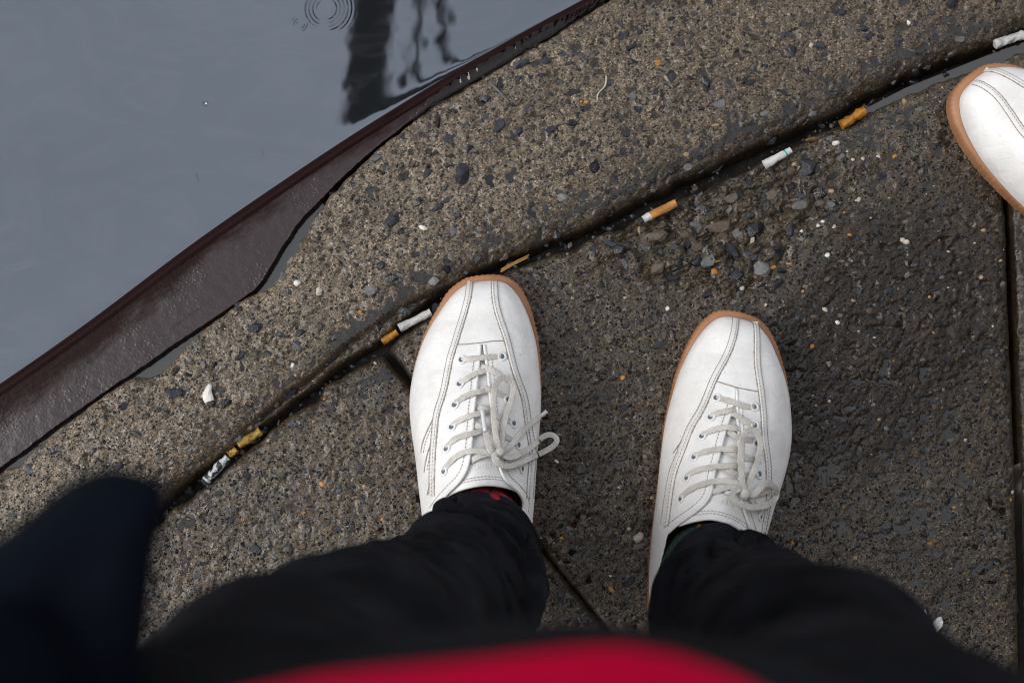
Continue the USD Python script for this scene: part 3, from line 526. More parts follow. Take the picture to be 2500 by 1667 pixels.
def build_shoe(name, parent, sh, F, label=None, lace=True):
    """F: the shoe's lines in its own frame"""
    lf, rf = spline(F['open_l'],90), spline(F['open_r'],90)
    opening = np.vstack([lf, F['collar'], rf[::-1]])
    up = sh.put(name, cut_open(sh, opening), M_leather, parent, smooth=True, label=label)
    # gum sole: ribbed wall, rounded rim, raised bumper round the toe
    tt = -sh.out[:,1]; N = sh.N; rib = .00028*np.sign(np.sin(np.arange(N)*2*math.pi/N*150))
    top = np.interp(tt,[0,.02,.06,.29],[.0235,.0225,.0205,.0205]); rows = []
    for ins, z, r in [(.012,0*tt+.0003,0),(.0022,0*tt+.0005,0),(.0006,0*tt+.0035,1),(0,0*tt+.008,1),(0,top-.0045,1),(.0005,top-.0018,1),(.0016,top-.0003,.4),(.0035,top+.0006,0),(.012,top+.0035,0)]:
        spring = np.interp(tt,[0,.03,.06],[.006,.0015,0])*(1 if z.max()<.006 else .2)
        rows.append(np.column_stack([sh.out+sh.nrm*(-ins+rib*r)[:,None], z+spring*(1-np.clip(z/.02,0,1))]))
    V = np.vstack(rows); f = tri(grid_faces(len(rows), N, True)); k = len(V); V = np.vstack([V, [[0,-.15,.0003]]])
    f = np.vstack([f, np.stack([np.full(N,k), (np.arange(N)+1)%N, np.arange(N)],1)])
    nn = np.cross(V[f[:,1]]-V[f[:,0]],V[f[:,2]]-V[f[:,0]]); mid = V[f].mean(1)
    if (nn*(mid-[0,-.15,.01])).sum() < 0: f = f[:, ::-1]
    sh.put('sole', (V,f), M_gum, up, smooth=35)
    # tongue
    tp = F['tongue']; w0 = .013; M = 40; J = 31; TV = np.zeros((M,J,3)); tc = spline(tp, J)
    start_y = max(F['open_l'][0][1], F['open_r'][0][1]) + .004
    for j in range(J):
        u = j/(J-1)*2-1; x0 = (F['open_l'][0][0]+F['open_r'][0][0])/2 + u*w0
        for i in range(M):
            r = i/(M-1); p = np.array([x0*(1-r)+tc[j,0]*r, start_y*(1-r)+tc[j,1]*r]); TV[i,j,:2] = p
    r = np.linspace(0,1,M)[:,None]; zt = sh.Z(TV[...,:2]); TV[...,2] = zt - .0040 + .0008*np.clip((r-.75)/.2,0,1) + fbm(TV[...,0]*.5,TV[...,1],90,2,3)*.0012
    lip = TV[-1].copy(); e1, e2, e3 = lip.copy(), lip.copy(), lip.copy(); back = np.array([0,-1.,0])
    e1[:,:2] += back[:2]*.0013; e1[:,2] -= .0008; e2[:,:2] += back[:2]*.0015; e2[:,2] -= .003; e3[:,:2] += back[:2]*.0; e3[:,2] -= .006
    TT = np.concatenate([TV, [e1,e2,e3]],0); f = tri(grid_faces(M+3,J)); n = np.cross(TT.reshape(-1,3)[f[:,1]]-TT.reshape(-1,3)[f[:,0]],TT.reshape(-1,3)[f[:,2]]-TT.reshape(-1,3)[f[:,0]])
    sh.put('tongue', (TT.reshape(-1,3), f if n[:,2].mean()>0 else f[:, ::-1]), M_leather, up, smooth=True)
    st = []
    for d in (.0042,.0062):
        c = tc[2:-2].copy(); g = np.gradient(c,axis=0); g /= np.linalg.norm(g,axis=1,keepdims=True); n2 = np.stack([-g[:,1],g[:,0]],1); n2 *= np.sign(n2[:,1:2]+1e-9); c = c+n2*d
        st.append(dashes(np.column_stack([c, sh.Z(c)-.0031])))
    # rolled edges of the facings, their stitching
    for c in (lf, rf):
        p = resample(c,.0015); sh.put('facing_edge', tube(np.column_stack([p, sh.Z(p)-.0002]), .0013, 8), M_leather, up, smooth=True)
    for c, sgn in ((lf,-1),(rf,1)):
        p = resample(c,.002)[6:]; g = np.gradient(p,axis=0); g /= np.linalg.norm(g,axis=1,keepdims=True); n2 = np.stack([-g[:,1],g[:,0]],1); n2 *= sgn*np.sign(n2[:,:1]+1e-9); p = p+n2*.0042
        st.append(dashes(sh.drape(p, np.full(len(p),.0003))))
    # leather straps over the seams, with a raw dark edge and two rows of stitches
    for nm, inner in (('seam_l',1),('seam_r',-1)):
        p = resample(spline(F[nm],120),.0012); n = sh.normal(p); g = np.gradient(p,axis=0); g /= np.linalg.norm(g,axis=1,keepdims=True); s2 = np.stack([-g[:,1],g[:,0]],1); s2 *= inner*np.sign(s2[:,:1]+1e-9)
        sh.put('seam_strap', ribbon(sh.drape(p,np.full(len(p),.0002)), n, .0050, .0016, 10), M_strap, up, smooth=True)
        e = p+s2*.0026; wob = .0008+.0004*np.sin(np.arange(len(p))*1.7)+.0003*np.sin(np.arange(len(p))*.61)
        sh.put('raw_edge', ribbon(sh.drape(e,np.full(len(e),.0002)), n, np.maximum(wob,.0004), .0011, 6), M_cut, up)
        for d in (.0009,-.0024): st.append(dashes(sh.drape(p+s2*d, np.full(len(p),.0011 if d>0 else .0006))))
        st.append(ribbon(sh.drape(p-s2*.0027,np.full(len(p),.0001)), n, .0004,.0005,4))
    # the cross seam under the toe panel, the thin side stripes
    p = resample(spline(F['cross'],60),.001); sh.put('toe_panel_edge', ribbon(sh.drape(p,np.full(len(p),.0003)), sh.normal(p), .0009,.0008,6), M_cut, up)
    for c in F['stripes']:
        p = resample(spline(c,60),.0012); p = p[(sh.normal(p)[:,2]>.42)&(sh.Z(p)>.04)]
        if len(p) < 5: continue
        sh.put('side_stripe', ribbon(sh.drape(p,np.full(len(p),.0003)), sh.normal(p), .0013,.0008,6), M_cut, up); st.append(dashes(sh.drape(p+[.0026*np.sign(p[0,0]+1e-9)*-1,0],np.full(len(p),.0004))))
    sh.put('stitching', join(st), M_thread, up)
    # eyelets, each filled by a dark disc painting the shade of its hole
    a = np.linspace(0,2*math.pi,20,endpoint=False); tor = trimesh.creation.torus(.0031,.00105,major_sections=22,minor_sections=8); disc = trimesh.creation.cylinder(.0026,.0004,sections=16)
    for e in F['eye_l']+F['eye_r']:
        e = np.array(e); n = sh.normal(e[None])[0]; x = np.cross([0,1,0],n); x /= np.linalg.norm(x); R = np.stack([x,np.cross(n,x),n],1); c = np.r_[e, sh.Z(e[None])[0]]
        sh.put('eyelet', (tor.vertices*[1,1,.6]@R.T + c + n*.0006, tor.faces), M_eye, up, smooth=True); sh.put('eyelet_shade', (disc.vertices@R.T + c + n*.0006, disc.faces), M_hole_shade, up)
    # embossed lettering on the tongue, upside down for the wearer
    if 'word' in F:
        tm = meshkit.text_mesh('tretorn', .0048, .0005); v = tm.vertices.copy(); v[:,0] -= v[:,0].mean(); v[:,:2] *= -1; c = np.array(F['word'])
        an = F.get('word_turn',0.); v[:,:2] = v[:,:2]@np.array([[math.cos(an),math.sin(an)],[-math.sin(an),math.cos(an)]]) + c
        sh.put('embossed_word', (np.column_stack([v[:,:2], sh.Z(v[:,:2])-.0037+v[:,2]]), tm.faces), M_strap, up)
    # laces: bars, then the bow
    parts, tips = [], []
    for pts, offs in F['lace']:
        p = spline(np.column_stack([pts, offs]), 26+6*len(pts)); q = np.column_stack([p[:,:2], sh.Z(p[:,:2])+p[:,2]]); n = sh.normal(p[:,:2])*.7+[0,0,.3]
        parts.append(ribbon(q, n, .0047+.0004*np.sin(np.arange(len(q))*.5), .0010, 12, .38))
    for pts, offs, wdt in F['bow']:
        p = spline(np.column_stack([pts, offs]), 16*len(pts)); q = np.column_stack([p[:,:2], sh.Z(p[:,:2])+p[:,2]])
        lean = np.array([.25,.1,1.0]); parts.append(ribbon(q, lean, wdt*.94, .0013, 12, .38))
    for k in F['knot']:
        c = np.array(k[0]); kn = trimesh.creation.icosphere(2, 1.0); kn.vertices = kn.vertices*[k[1],k[2],.0036] + np.r_[c, sh.Z(c[None])[0]+.0042]; parts.append(kn)
    sh.put('lace', join(parts), M_lace, up, smooth=True)
    for pts, offs in F['tips']:
        p = spline(np.column_stack([pts,offs]),6); sh.put('lace_tip', tube(np.column_stack([p[:,:2], sh.Z(p[:,:2])+p[:,2]]), .0016, 8), M_tip, up, smooth=True)
    return up
def trace(sh, T):
    """lines traced on the photograph, brought into the shoe's frame"""
    L = lambda a, dz=0.: sh.loc(a, dz); F = {}
    for k in ('open_l','open_r','seam_l','seam_r','cross'): F[k] = L(T[k], .0005)
    F['tongue'] = L(T['tongue'], -.0028)
    lo, hi = sh.out[sh.out[:,0]<0], sh.out[sh.out[:,0]>0]; lo, hi = lo[np.argsort(-lo[:,1])], hi[np.argsort(-hi[:,1])]
    for k in ('open_l','open_r','seam_l','seam_r'):
        m_ = .0085 if k[0]=='o' else .0035; F[k][:,0] = np.clip(F[k][:,0], np.interp(-F[k][:,1],-lo[:,1],lo[:,0])+m_, np.interp(-F[k][:,1],-hi[:,1],hi[:,0])-m_)
    a, b = F['open_l'][-1], F['open_r'][-1]
    F['collar'] = np.array([[a[0]-.001,-.225],[-.033*1+.0,-.245],[-.024,-.268],[0,-.279],[.024,-.268],[.033,-.245],[b[0]+.001,-.225]])
    F['stripes'] = [L(c) for c in T['stripes']]; F['eye_l'] = L(T['eye_l']).tolist(); F['eye_r'] = L(T['eye_r']).tolist()
    F['lace'] = [(L(c,.001), np.array(o)/1000.) for c,o in T['lace']]; F['bow'] = [(L(c,.006), np.array(o)/1000., w/1000.) for c,o,w in T['bow']]
    F['knot'] = [(L([k[0]],.004)[0], k[1]/1000., k[2]/1000.) for k in T['knot']]; F['tips'] = [(L(c,.005), np.array(o)/1000.) for c,o in T['tips']]
    F['word'] = L([T['word']],-.002)[0]; F['word_turn'] = T.get('word_turn',0.)
    return F
def z1(*p): return [(900+x/3.92, 600+y/3.92) for x,y in p]
def z2(*p): return [(900+x/3.92, 950+y/3.92) for x,y in p]
def z3(*p): return [(1500+x/3.92, 700+y/3.92) for x,y in p]
def z4(*p): return [(1500+x/3.92, 1050+y/3.92) for x,y in p]
T_LEFT = dict(
  open_l=[(1172,842),(1170,868),(1167,900),(1163,936),(1159,975),(1156,1001),(1152,1060),(1149,1095),(1145,1120),(1137,1149),(1119,1177),(1099,1197),(1078,1220),(1056,1250)],
  open_r=[(1182,842),(1186,870),(1190,900),(1194,936),(1198,975),(1202,1010),(1207,1050),(1211,1085),(1216,1115),(1224,1150),(1236,1172),(1257,1192),(1280,1222),(1300,1252)],
  seam_l=[(1147,688),(1144,715),(1138,743),(1123,794),(1110,837),(1097,881),(1085,944),(1075,980),(1066,1010),(1061,1052),(1057,1100),(1055,1150),(1054,1210)],
  seam_r=[(1207,688),(1211,743),(1224,789),(1239,835),(1250,881),(1266,932),(1278,965),(1285,1001),(1292,1052),(1300,1103),(1306,1154),(1310,1215)],
  cross=[(1117,841),(1140,840),(1160,838),(1180,836),(1198,833),(1215,832),(1237,833)],
  tongue=[(1085,1214),(1105,1202),(1130,1192),(1160,1185),(1190,1182),(1215,1184),(1240,1189),(1266,1199)],
  stripes=[z2((640,240),(590,340),(540,450),(510,550),(495,680),(490,800),(500,860)), z2((632,420),(590,540),(560,640),(535,780),(530,870)), z2((612,780),(590,900),(562,1010),(540,1070))],
  eye_l=[(1127,878),(1122,937),(1110,988),(1103,1042),(1090,1095),(1084,1150)], eye_r=[(1225,870),(1232,922),(1240,975),(1253,1033),(1265,1086),(1274,1144)],
  lace=[(z1((885,1092),(960,1082),(1080,1070),(1180,1062),(1270,1056)),[.3,1.2,1.8,1.2,.3]),
        (z1((1302,1265),(1240,1228),(1170,1190),(1100,1160),(1060,1140)),[.3,1.2,1.2,.2,-3]), (z1((868,1318),(920,1285),(990,1240),(1060,1208),(1120,1195),(1150,1190)),[.3,1.4,2.6,2.4,.6,-3]),
        (z1((1340,1455),(1260,1418),(1180,1390),(1100,1365),(1060,1355)),[.3,1.2,1.2,.2,-3]), (z1((825,1512),(880,1465),(960,1425),(1050,1398),(1120,1385),(1160,1380)),[.3,1.4,2.6,2.4,.6,-3]),
        (z2((1385,320),(1310,290),(1230,255),(1150,210),(1080,180),(1030,165)),[.3,1.2,1.4,1.0,.2,-3]), (z2((795,355),(850,310),(930,270),(1020,240),(1100,222),(1170,210)),[.3,1.4,2.6,2.4,.6,-3]),
        (z2((1425,530),(1350,470),(1250,430),(1130,380),(1040,350),(1000,345)),[.3,1.2,1.4,1.0,.2,-3]), (z2((748,565),(790,505),(870,455),(980,425),(1090,395),(1160,380)),[.3,1.4,2.6,2.4,.6,-3]),
        (z2((720,780),(760,720),(830,650),(900,610),(990,590),(1110,600),(1200,610)),[.3,1.4,2.8,3.4,3,3,3]), (z2((970,690),(1040,650),(1110,625),(1210,600)),[-3,.6,1.6,3]), (z2((1470,760),(1400,700),(1320,650),(1260,610)),[.3,1.4,2.5,3])],
  bow=[(z2((1245,590),(1215,430),(1195,200),(1205,0),(1235,-75),(1300,-110),(1370,-70),(1385,20),(1350,150),(1300,320),(1262,580)),[5,7,8,9,9,9,9,8,8,7,5],5.0),
       (z2((1260,600),(1340,650),(1450,620),(1570,540),(1680,450),(1760,440),(1800,480),(1780,530),(1650,610),(1500,680),(1360,735),(1260,720),(1205,660),(1215,600)),[4,7,9,9,9,8,8,8,8,8,7,6,5,5],5.0),
       (z2((1270,600),(1340,560),(1400,490),(1480,400),(1560,320),(1640,262)),[4,6,7,7,6,5],4.6), (z2((1230,610),(1175,590),(1140,500),(1120,410)),[4,5,5,4.5],5.2)],
  knot=[(z2((1250,600))[0],4.6,4.2)], tips=[(z2((1638,264),(1705,210)),[5,5]), (z2((1115,400),(1100,300),(1086,200)),[4.6,4.6,4.4])], word=z2((1110,715))[0], word_turn=.12)
T_RIGHT = dict(
  open_l=[(1794,948),(1792,975),(1785,1005),(1774,1040),(1764,1075),(1758,1100),(1751,1127),(1743,1157),(1737,1193),(1729,1216),(1709,1239),(1679,1262),(1655,1279),(1632,1300)],
  open_r=[(1799,951),(1800,981),(1801,1019),(1803,1050),(1804,1076),(1804,1127),(1805,1172),(1809,1208),(1815,1235),(1822,1258),(1830,1282),(1837,1305),(1843,1330)],
  seam_l=[(1797,777),(1792,815),(1776,863),(1757,899),(1741,930),(1723,975),(1706,1010),(1690,1036),(1676,1068),(1658,1114),(1644,1152),(1634,1203),(1627,1254),(1622,1285)],
  seam_r=[(1845,784),(1849,828),(1850,891),(1857,942),(1863,993),(1866,1044),(1869,1083),(1875,1127),(1877,1172),(1876,1229),(1870,1267),(1862,1312)],
  cross=[(1738,928),(1760,934),(1779,940),(1800,946),(1819,950),(1852,956)],
  tongue=[(1658,1282),(1679,1275),(1704,1269),(1737,1266),(1770,1273),(1795,1284),(1815,1298),(1832,1315)],
  stripes=[z4((640,110),(560,230),(500,330),(460,440)), z4((585,290),(530,370),(490,470),(460,580)), z4((490,655),(450,710),(400,770))],
  eye_l=[(1749,971),(1735,1018),(1714,1064),(1695,1115),(1677,1166),(1662,1217)], eye_r=[(1841,993),(1842,1038),(1847,1083),(1850,1120),(1853,1157),(1857,1259)],
  lace=[(z3((975,1060),(1050,1080),(1160,1115),(1260,1145),(1340,1150)),[.3,1.2,1.8,1.2,.3]),
        (z3((1345,1325),(1260,1290),(1180,1240),(1120,1205),(1080,1190)),[.3,1.2,1.2,.2,-3]), (z3((918,1245),(980,1210),(1060,1190),(1140,1172),(1200,1160)),[.3,1.6,2.6,1.6,-3]),
        (z3((1360,1480),(1300,1465),(1200,1445),(1120,1400),(1070,1375)),[.3,1.2,1.2,.2,-3]), (z3((838,1425),(900,1385),(990,1355),(1090,1345),(1180,1360),(1220,1360)),[.3,1.6,2.6,2.6,1.2,-3]),
        (z4((1370,280),(1290,270),(1180,240),(1100,210),(1050,190)),[.3,1.2,1.2,.2,-3]), (z4((763,252),(820,220),(900,195),(1010,180),(1120,185),(1200,190),(1250,190)),[.3,1.6,2.6,2.8,2.6,1.2,-2]),
        (z4((1385,405),(1290,430),(1180,420),(1090,385),(1030,365)),[.3,1.2,1.2,.2,-3]), (z4((693,452),(740,405),(830,370),(950,350),(1080,340),(1180,345),(1250,350)),[.3,1.6,2.6,2.8,2.6,1.4,-2]),
        (z4((635,652),(680,600),(760,545),(870,505),(980,485),(1100,490),(1210,510)),[.3,1.6,2.8,3.4,3,3,4]), (z4((925,590),(1000,570),(1080,545),(1180,540)),[-3,1,1.6,3]), (z4((1400,830),(1370,740),(1310,660),(1260,610)),[.3,1.4,2.5,3])],
  bow=[(z4((1240,590),(1215,430),(1205,250),(1215,100),(1255,20),(1310,-5),(1370,40),(1395,160),(1360,320),(1310,440),(1265,580)),[5,7,8,9,9,9,9,8,8,7,5],5.4),
       (z4((1250,600),(1330,610),(1400,540),(1460,510),(1530,550),(1550,620),(1500,690),(1400,730),(1290,735),(1180,700),(1120,640),(1160,570),(1225,560)),[4,8,10,10,9,8,8,8,8,7,6,6,5],5.4),
       (z4((1310,660),(1380,610),(1440,590),(1500,570)),[3,4,4,4],4.8)],
  knot=[(z4((1245,610))[0],4.4,4.6)], tips=[(z4((1200,575),(1130,595),(1060,602)),[5,4.6,4])], word=z4((1030,655))[0], word_turn=-.1)
base_l = W(1168,672,.015)[:2]; SL = Shoe(base_l, 0.0, 1)
base_r = W(1822,766,.015)[:2]; SR = Shoe(base_r, -math.radians(10.7), -1, .955)
S3 = Shoe(W(2364,181,.015)[:2], math.radians(45), -1)
S4 = Shoe(S3.base + np.array([.66,-.40]), math.radians(38), 1)
FL, FR = trace(SL, T_LEFT), trace(SR, T_RIGHT)

# ---------------------------------------------------------------- clothing
def denim(name, c0, c1):
    return mat(name, {'g':('geometry',{}), 'n':('noise_texture',{'scale':28.,'detail':5.}), 'r':('rgb_ramp',{'ramp':[(.3,c0),(.62,c1),(.8,tuple(2.2*q for q in c1))]}), 'mp':('mapping',{'rotation':(0,.6,.7)}), 'w':('wave_texture',{'scale':420.,'distortion':.8,'detail':2.}),
        'b':('bump',{'distance':.0006,'strength':.8}), 'p':('principled_bsdf',{'roughness':.85,'specular_ior_level':.10,'diffuse_roughness':.5})},
        [('g.position','n.vector'),('n.fac','r.fac'),('r.color','p.base_color'),('g.position','mp.vector'),('mp.vector','w.vector'),('w.fac','b.height'),('b.normal','p.normal')])
M_denim = denim('black_denim', (.0050,.0052,.0068), (.0135,.014,.018)); M_hem = denim('faded_black_denim', (.010,.0105,.013), (.018,.019,.023))
M_red = simple('red_cloth', (.66,.0008,.040), (.80,.0012,.052), .9, 9., 0, 300., specular_ior_level=.05)
M_skin = simple('skin', (.45,.27,.19), (.52,.32,.23), .5, 30., subsurface_weight=.1)
M_hair = simple('dark_hair', (.02,.013,.009), (.035,.022,.014), .5, 200., .001, 400.)
M_navy = simple('navy_cloth', (.0007,.0022,.006), (.0012,.0038,.009), .9, 20., .0006, 120., specular_ior_level=.10)
def plaid(name, a, b, c): return mat(name, {'g':('geometry',{}), 'mp':('mapping',{'rotation':(0,0,.5)}), 'w':('wave_texture',{'scale':22.}), 'w2':('wave_texture',{'scale':60.,'bands_direction':'y'}), 'r':('rgb_ramp',{'interpolate':False,'ramp':[(0,a),(.82,b),(.95,c)]}), 'm':('mix_color',{'blend_type':'multiply','fac':.5}),'p':('principled_bsdf',{'roughness':.9})},
    [('g.position','mp.vector'),('mp.vector','w.vector'),('mp.vector','w2.vector'),('w.fac','r.fac'),('r.color','m.a'),('w2.color','m.b'),('m.result','p.base_color')])
M_sock1 = plaid('red_checked_wool', (.32,.006,.018), (.22,.004,.012), (.012,.012,.018)); M_sock2 = plaid('green_and_red_wool', (.010,.055,.035), (.16,.005,.012), (.3,.28,.05))
def leg(secs, hem_front, hem_back, yaw, seed, hemz=.0):
    """a trouser leg as a closed tube; secs: (z, x, y, rx, ry) from the hem up"""
    from scipy.interpolate import PchipInterpolator
    S = np.array(secs,float); I = PchipInterpolator(S[:,0], S[:,1:]); n, m = 150, 120; a = np.linspace(0,2*math.pi,m,endpoint=False)
    z0 = (hem_front+hem_back)/2; zs = z0 + (S[-1,0]-z0)*np.linspace(0,1,n)**1.15; q = I(zs)
    ca, sa = np.cos(a), np.sin(a); hz = z0 + (hem_front-hem_back)/2*np.sin(a-yaw)
    Z = zs[:,None] + (hz-z0)[None]*np.exp(-(zs-z0)/.07)[:,None]
    X0 = q[:,0:1]+q[:,2:3]*ca; Y0 = q[:,1:2]+q[:,3:4]*sa; low = np.exp(-((zs-.19)/.13)**2)[:,None]; kn = np.exp(-((zs-.50)/.12)**2)[:,None]
    A = np.broadcast_to(a,(n,m)); r = np.random.default_rng(seed); p1, p2, p3 = r.uniform(0,6,3)
    fold = low*(.009*np.sin(Z*62+2.6*np.sin(A+p1)+p2+3*low)*np.clip(.35+.65*np.sin(A+p3),0,1) + .003*np.sin(Z*118+3.4*np.sin(A+p3)+p1)*np.clip(np.sin(A*2+p1),0,1)) + kn*.004*np.sin(Z*55+1.8*np.cos(A+p2)) + .003*np.sin(Z*30+A*2+p1)
    fold += (meshkit.fbm(np.stack([X0*22,Y0*22,Z*26],-1),3,seed)-.5)*.016*(low+.5*kn+.35) 
    rd = meshkit.fbm(np.stack([np.cos(A)*1.3+3,np.sin(A)*1.3+Z*7,Z*30],-1),2,seed+9); fold -= np.clip(.07-np.abs(rd-.5),0,1)*.17*(low+.3*kn+.10)
    fold *= np.clip((zs-z0)/.035,.12,1)[:,None]; nx, ny = ca/np.maximum(q[:,2:3],.01), sa/np.maximum(q[:,3:4],.01); l = np.hypot(nx,ny)
    V = np.stack([X0+fold*nx/l, Y0+fold*ny/l, Z], -1)
    V[0] += np.stack([ca*.0,sa*.0,0*a],-1); e = V[0].copy(); rows = []
    for ins, dz in ((.008,.05),(.0042,.012),(.0038,.0006),(.0022,-.0006)): rows.append(np.stack([e[:,0]-ca*ins, e[:,1]-sa*ins, e[:,2]+dz],-1))
    cuff = V[1:14].copy()
    R = np.concatenate([np.array(rows), V],0); k = len(R)*m; vv = np.vstack([R.reshape(-1,3), [R[0].mean(0)], [R[-1].mean(0)]])
    f = tri(grid_faces(len(R), m, True)); j = np.arange(m); b = (len(R)-1)*m
    f = np.vstack([f, np.stack([np.full(m,k),(j+1)%m,j],1), np.stack([np.full(m,k+1),b+j,b+(j+1)%m],1)])
    t = trimesh.Trimesh(vv,f,process=False)
    if t.volume < 0: t = trimesh.Trimesh(vv,f[:, ::-1],process=False)
    seam = V[9] + np.stack([ca*.0004,sa*.0004,0*a],-1)
    return t, np.vstack([seam,seam[:1]])
def solid(t): return manifold3d.Manifold(manifold3d.Mesh(np.asarray(t.vertices,np.float32), np.asarray(t.faces,np.uint32)))
def rings(R, m=120, warp=None):
    """closed loft through (z, x, y, rx, ry)"""
    from scipy.interpolate import PchipInterpolator
    S = np.array(R,float); zs = np.linspace(S[0,0],S[-1,0],70); q = PchipInterpolator(S[:,0],S[:,1:])(zs); a = np.linspace(0,2*math.pi,m,endpoint=False)
    V = np.stack([q[:,0:1]+q[:,2:3]*np.cos(a), q[:,1:2]+q[:,3:4]*np.sin(a), np.repeat(zs[:,None],m,1)],-1)
    if warp is not None: V = warp(V)
    vv = np.vstack([V.reshape(-1,3), [V[0].mean(0)],[V[-1].mean(0)]]); f = tri(grid_faces(len(zs),m,True)); j = np.arange(m); k = len(zs)*m; b = k-m
    f = np.vstack([f, np.stack([np.full(m,k),(j+1)%m,j],1), np.stack([np.full(m,k+1),b+j,b+(j+1)%m],1)]); t = trimesh.Trimesh(vv,f,process=False)
    return t if t.volume > 0 else trimesh.Trimesh(vv,f[:, ::-1],process=False)
def hem_of(front, left, right, zf, zs_, ry_):
    f, l, r = W(*front,zf), W(*left,zs_), W(*right,zs_); return (l[0]+r[0])/2, f[1]-ry_, (r[0]-l[0])/2, ry_
hl, hr = hem_of((1172,1196),(1031,1262),(1322,1310),.110,.085,.064), hem_of((1738,1285),(1600,1340),(1866,1345),.110,.085,.062)
LEG_L = [(.075,*hl),(.13,hl[0]-.002,hl[1]-.002,hl[2]+.003,hl[3]),(.22,-.080,-.104,.056,.062),(.31,-.090,-.110,.063,.068),(.42,-.106,-.117,.071,.074),(.50,-.115,-.122,.077,.078),(.62,-.112,-.137,.086,.084),(.74,-.098,-.152,.093,.096),(.84,-.082,-.165,.088,.10)]
LEG_R = [(.075,*hr),(.13,hr[0]+.001,hr[1]-.002,hr[2]+.003,hr[3]),(.22,.126,-.112,.053,.060),(.31,.131,-.116,.057,.064),(.42,.132,-.122,.067,.074),(.50,.131,-.127,.070,.078),(.62,.123,-.140,.078,.084),(.74,.108,-.153,.092,.096),(.84,.084,-.165,.088,.10)]
PELV = [(.70,0,-.165,.12,.095),(.76,0,-.163,.165,.115),(.83,0,-.166,.172,.122),(.98,0,-.175,.160,.110),(1.02,0,-.175,.15,.105)]
def trousers(A, B, pel, ya, yb, s):
    (a,sa),(b,sb) = leg(A,.106,.062,ya,s), leg(B,.106,.060,yb,s+1)
    u = solid(a)+solid(b)+solid(rings(pel)); return u, (sa,sb)
HEM = np.array([(-.16,-.076),(-.088,-.0560),(-.0567,-.0487),(-.0256,-.0456),(.005,-.0420),(.0184,-.0415),(.031,-.0436),(.046,-.0487),(.054,-.0530),(.10,-.072)]) - [0,.0016]
def jacket_warp(V):
    """the open front hem bulges over the belly and dips towards both sides"""
    x, y, z = V[...,0], V[...,1], V[...,2]; front = np.clip((y+.20)/.1,0,1); V = V.copy()
    oval = -.203+.155*np.sqrt(np.clip(1-((x+.008)/.245)**2,0,1)); fade = np.clip((x+.16)/.05,0,1)*np.clip((.10-x)/.03,0,1)
    V[...,1] += front*fade*(np.interp(x,HEM[:,0],HEM[:,1])-oval)*np.exp(-np.maximum(z-.865,0)/.06) + (meshkit.fbm(V*9,3,5)-.5)*.012*np.clip((z-.87)/.05,0,1); return V
def upper_body(arms=True):
    t = solid(rings([(.862,-.008,-.203,.245,.155),(.90,-.008,-.204,.235,.156),(1.02,-.005,-.207,.190,.140),(1.18,0,-.205,.200,.125),(1.32,0,-.20,.205,.115),(1.40,0,-.195,.17,.09),(1.46,0,-.19,.075,.07)], warp=jacket_warp))
    for s in (-1,1):
        sh_, el, wr = (s*.185,-.20,1.36),(s*.27,-.17,1.10),(s*.115,-.045,1.275)
        t += hullball([sh_,el],[.072,.055],20) + hullball([el,wr],[.055,.040],20)
    return t
def figure():
    """one continuous body under the clothes: head, neck, trunk, arms with hands, legs and feet"""
    b = hullball([(0,-.165,1.64),(0,-.19,1.66)],[.076,.088]) + hullball([(0,-.165,1.62),(0,-.115,1.555)],[.06,.030]) + hullball([(0,-.092,1.60),(0,-.083,1.615)],[.012,.008],12)
    b += hullball([(0,-.195,1.58),(0,-.195,1.42)],[.052,.06]) + hullball([(-.1,-.2,1.36),(.1,-.2,1.36),(0,-.18,.95)],[.06,.06,.09])
    for s in (-1,1):
        b += hullball([(s*.082,-.175,1.63),(s*.088,-.185,1.605)],[.014,.009],10) + hullball([(s*.03,-.094,1.625)],[.011],12)
        b += hullball([(s*.16,-.2,1.36),(s*.27,-.17,1.10)],[.045,.036],14) + hullball([(s*.27,-.17,1.10),(s*.105,-.035,1.28)],[.034,.024],14) + hullball([(s*.105,-.035,1.28),(s*.085,.0,1.315),(s*.07,-.02,1.31)],[.022,.017,.016],14)
        for k in range(4):
            p0 = np.array([s*(.088-.0*k),.012,1.325-.020*k+.01]); p1 = p0+[-s*.028,.016-.002*k,.004]; p2 = p1+[-s*.024,-.006,.001]
            b += hullball([(s*.088,.0,1.315-.012*k),p0],[.010,.0092],10)+hullball([p0,p1],[.0092,.0085],10)+hullball([p1,p2],[.0085,.0075],10)
        b += hullball([(s*.095,-.022,1.30),(s*.068,-.034,1.315)],[.012,.010],10)+hullball([(s*.068,-.034,1.315),(s*.045,-.03,1.325)],[.010,.008],10)
    for L, S in ((LEG_L,SL),(LEG_R,SR)):
        p = [np.array([q[1],q[2],q[0]]) for q in L]; heel = S.world(np.array([0,-.243,.05])); ball = S.world(np.array([0,-.07,.032]))
        b += hullball([(p[-1][0]*.9,p[-1][1],.9),p[5]],[.075,.052],16)+hullball([p[5],p[3]],[.05,.045],16)+hullball([p[3],heel+[0,.0,.05]],[.038,.022],16)+hullball([heel,heel+[0,0,.05]],[.022,.022],14)+hullball([heel+[0,.02,-.008],ball],[.022,.017],14)
    return b.simplify(.0004)
P1 = thing('person', (.02,-.09,0), 'person in black jeans, red jacket and white lace-up sneakers looking down at own feet', 'person')
body_m = figure(); bt = meshkit.arrays(body_m)[:2]; bt = trimesh.Trimesh(*bt); trimesh.smoothing.filter_taubin(bt, iterations=6)
obj('body', bt, M_skin, P1, smooth=True)
hair = hullball([(0,-.172,1.668),(0,-.20,1.675),(0,-.215,1.62)],[.083,.088,.07]) - manifold3d.Manifold.cube((.3,.13,.3),True).translate((0,-.075,1.56)); obj('hair', hair, M_hair, P1, smooth=50)
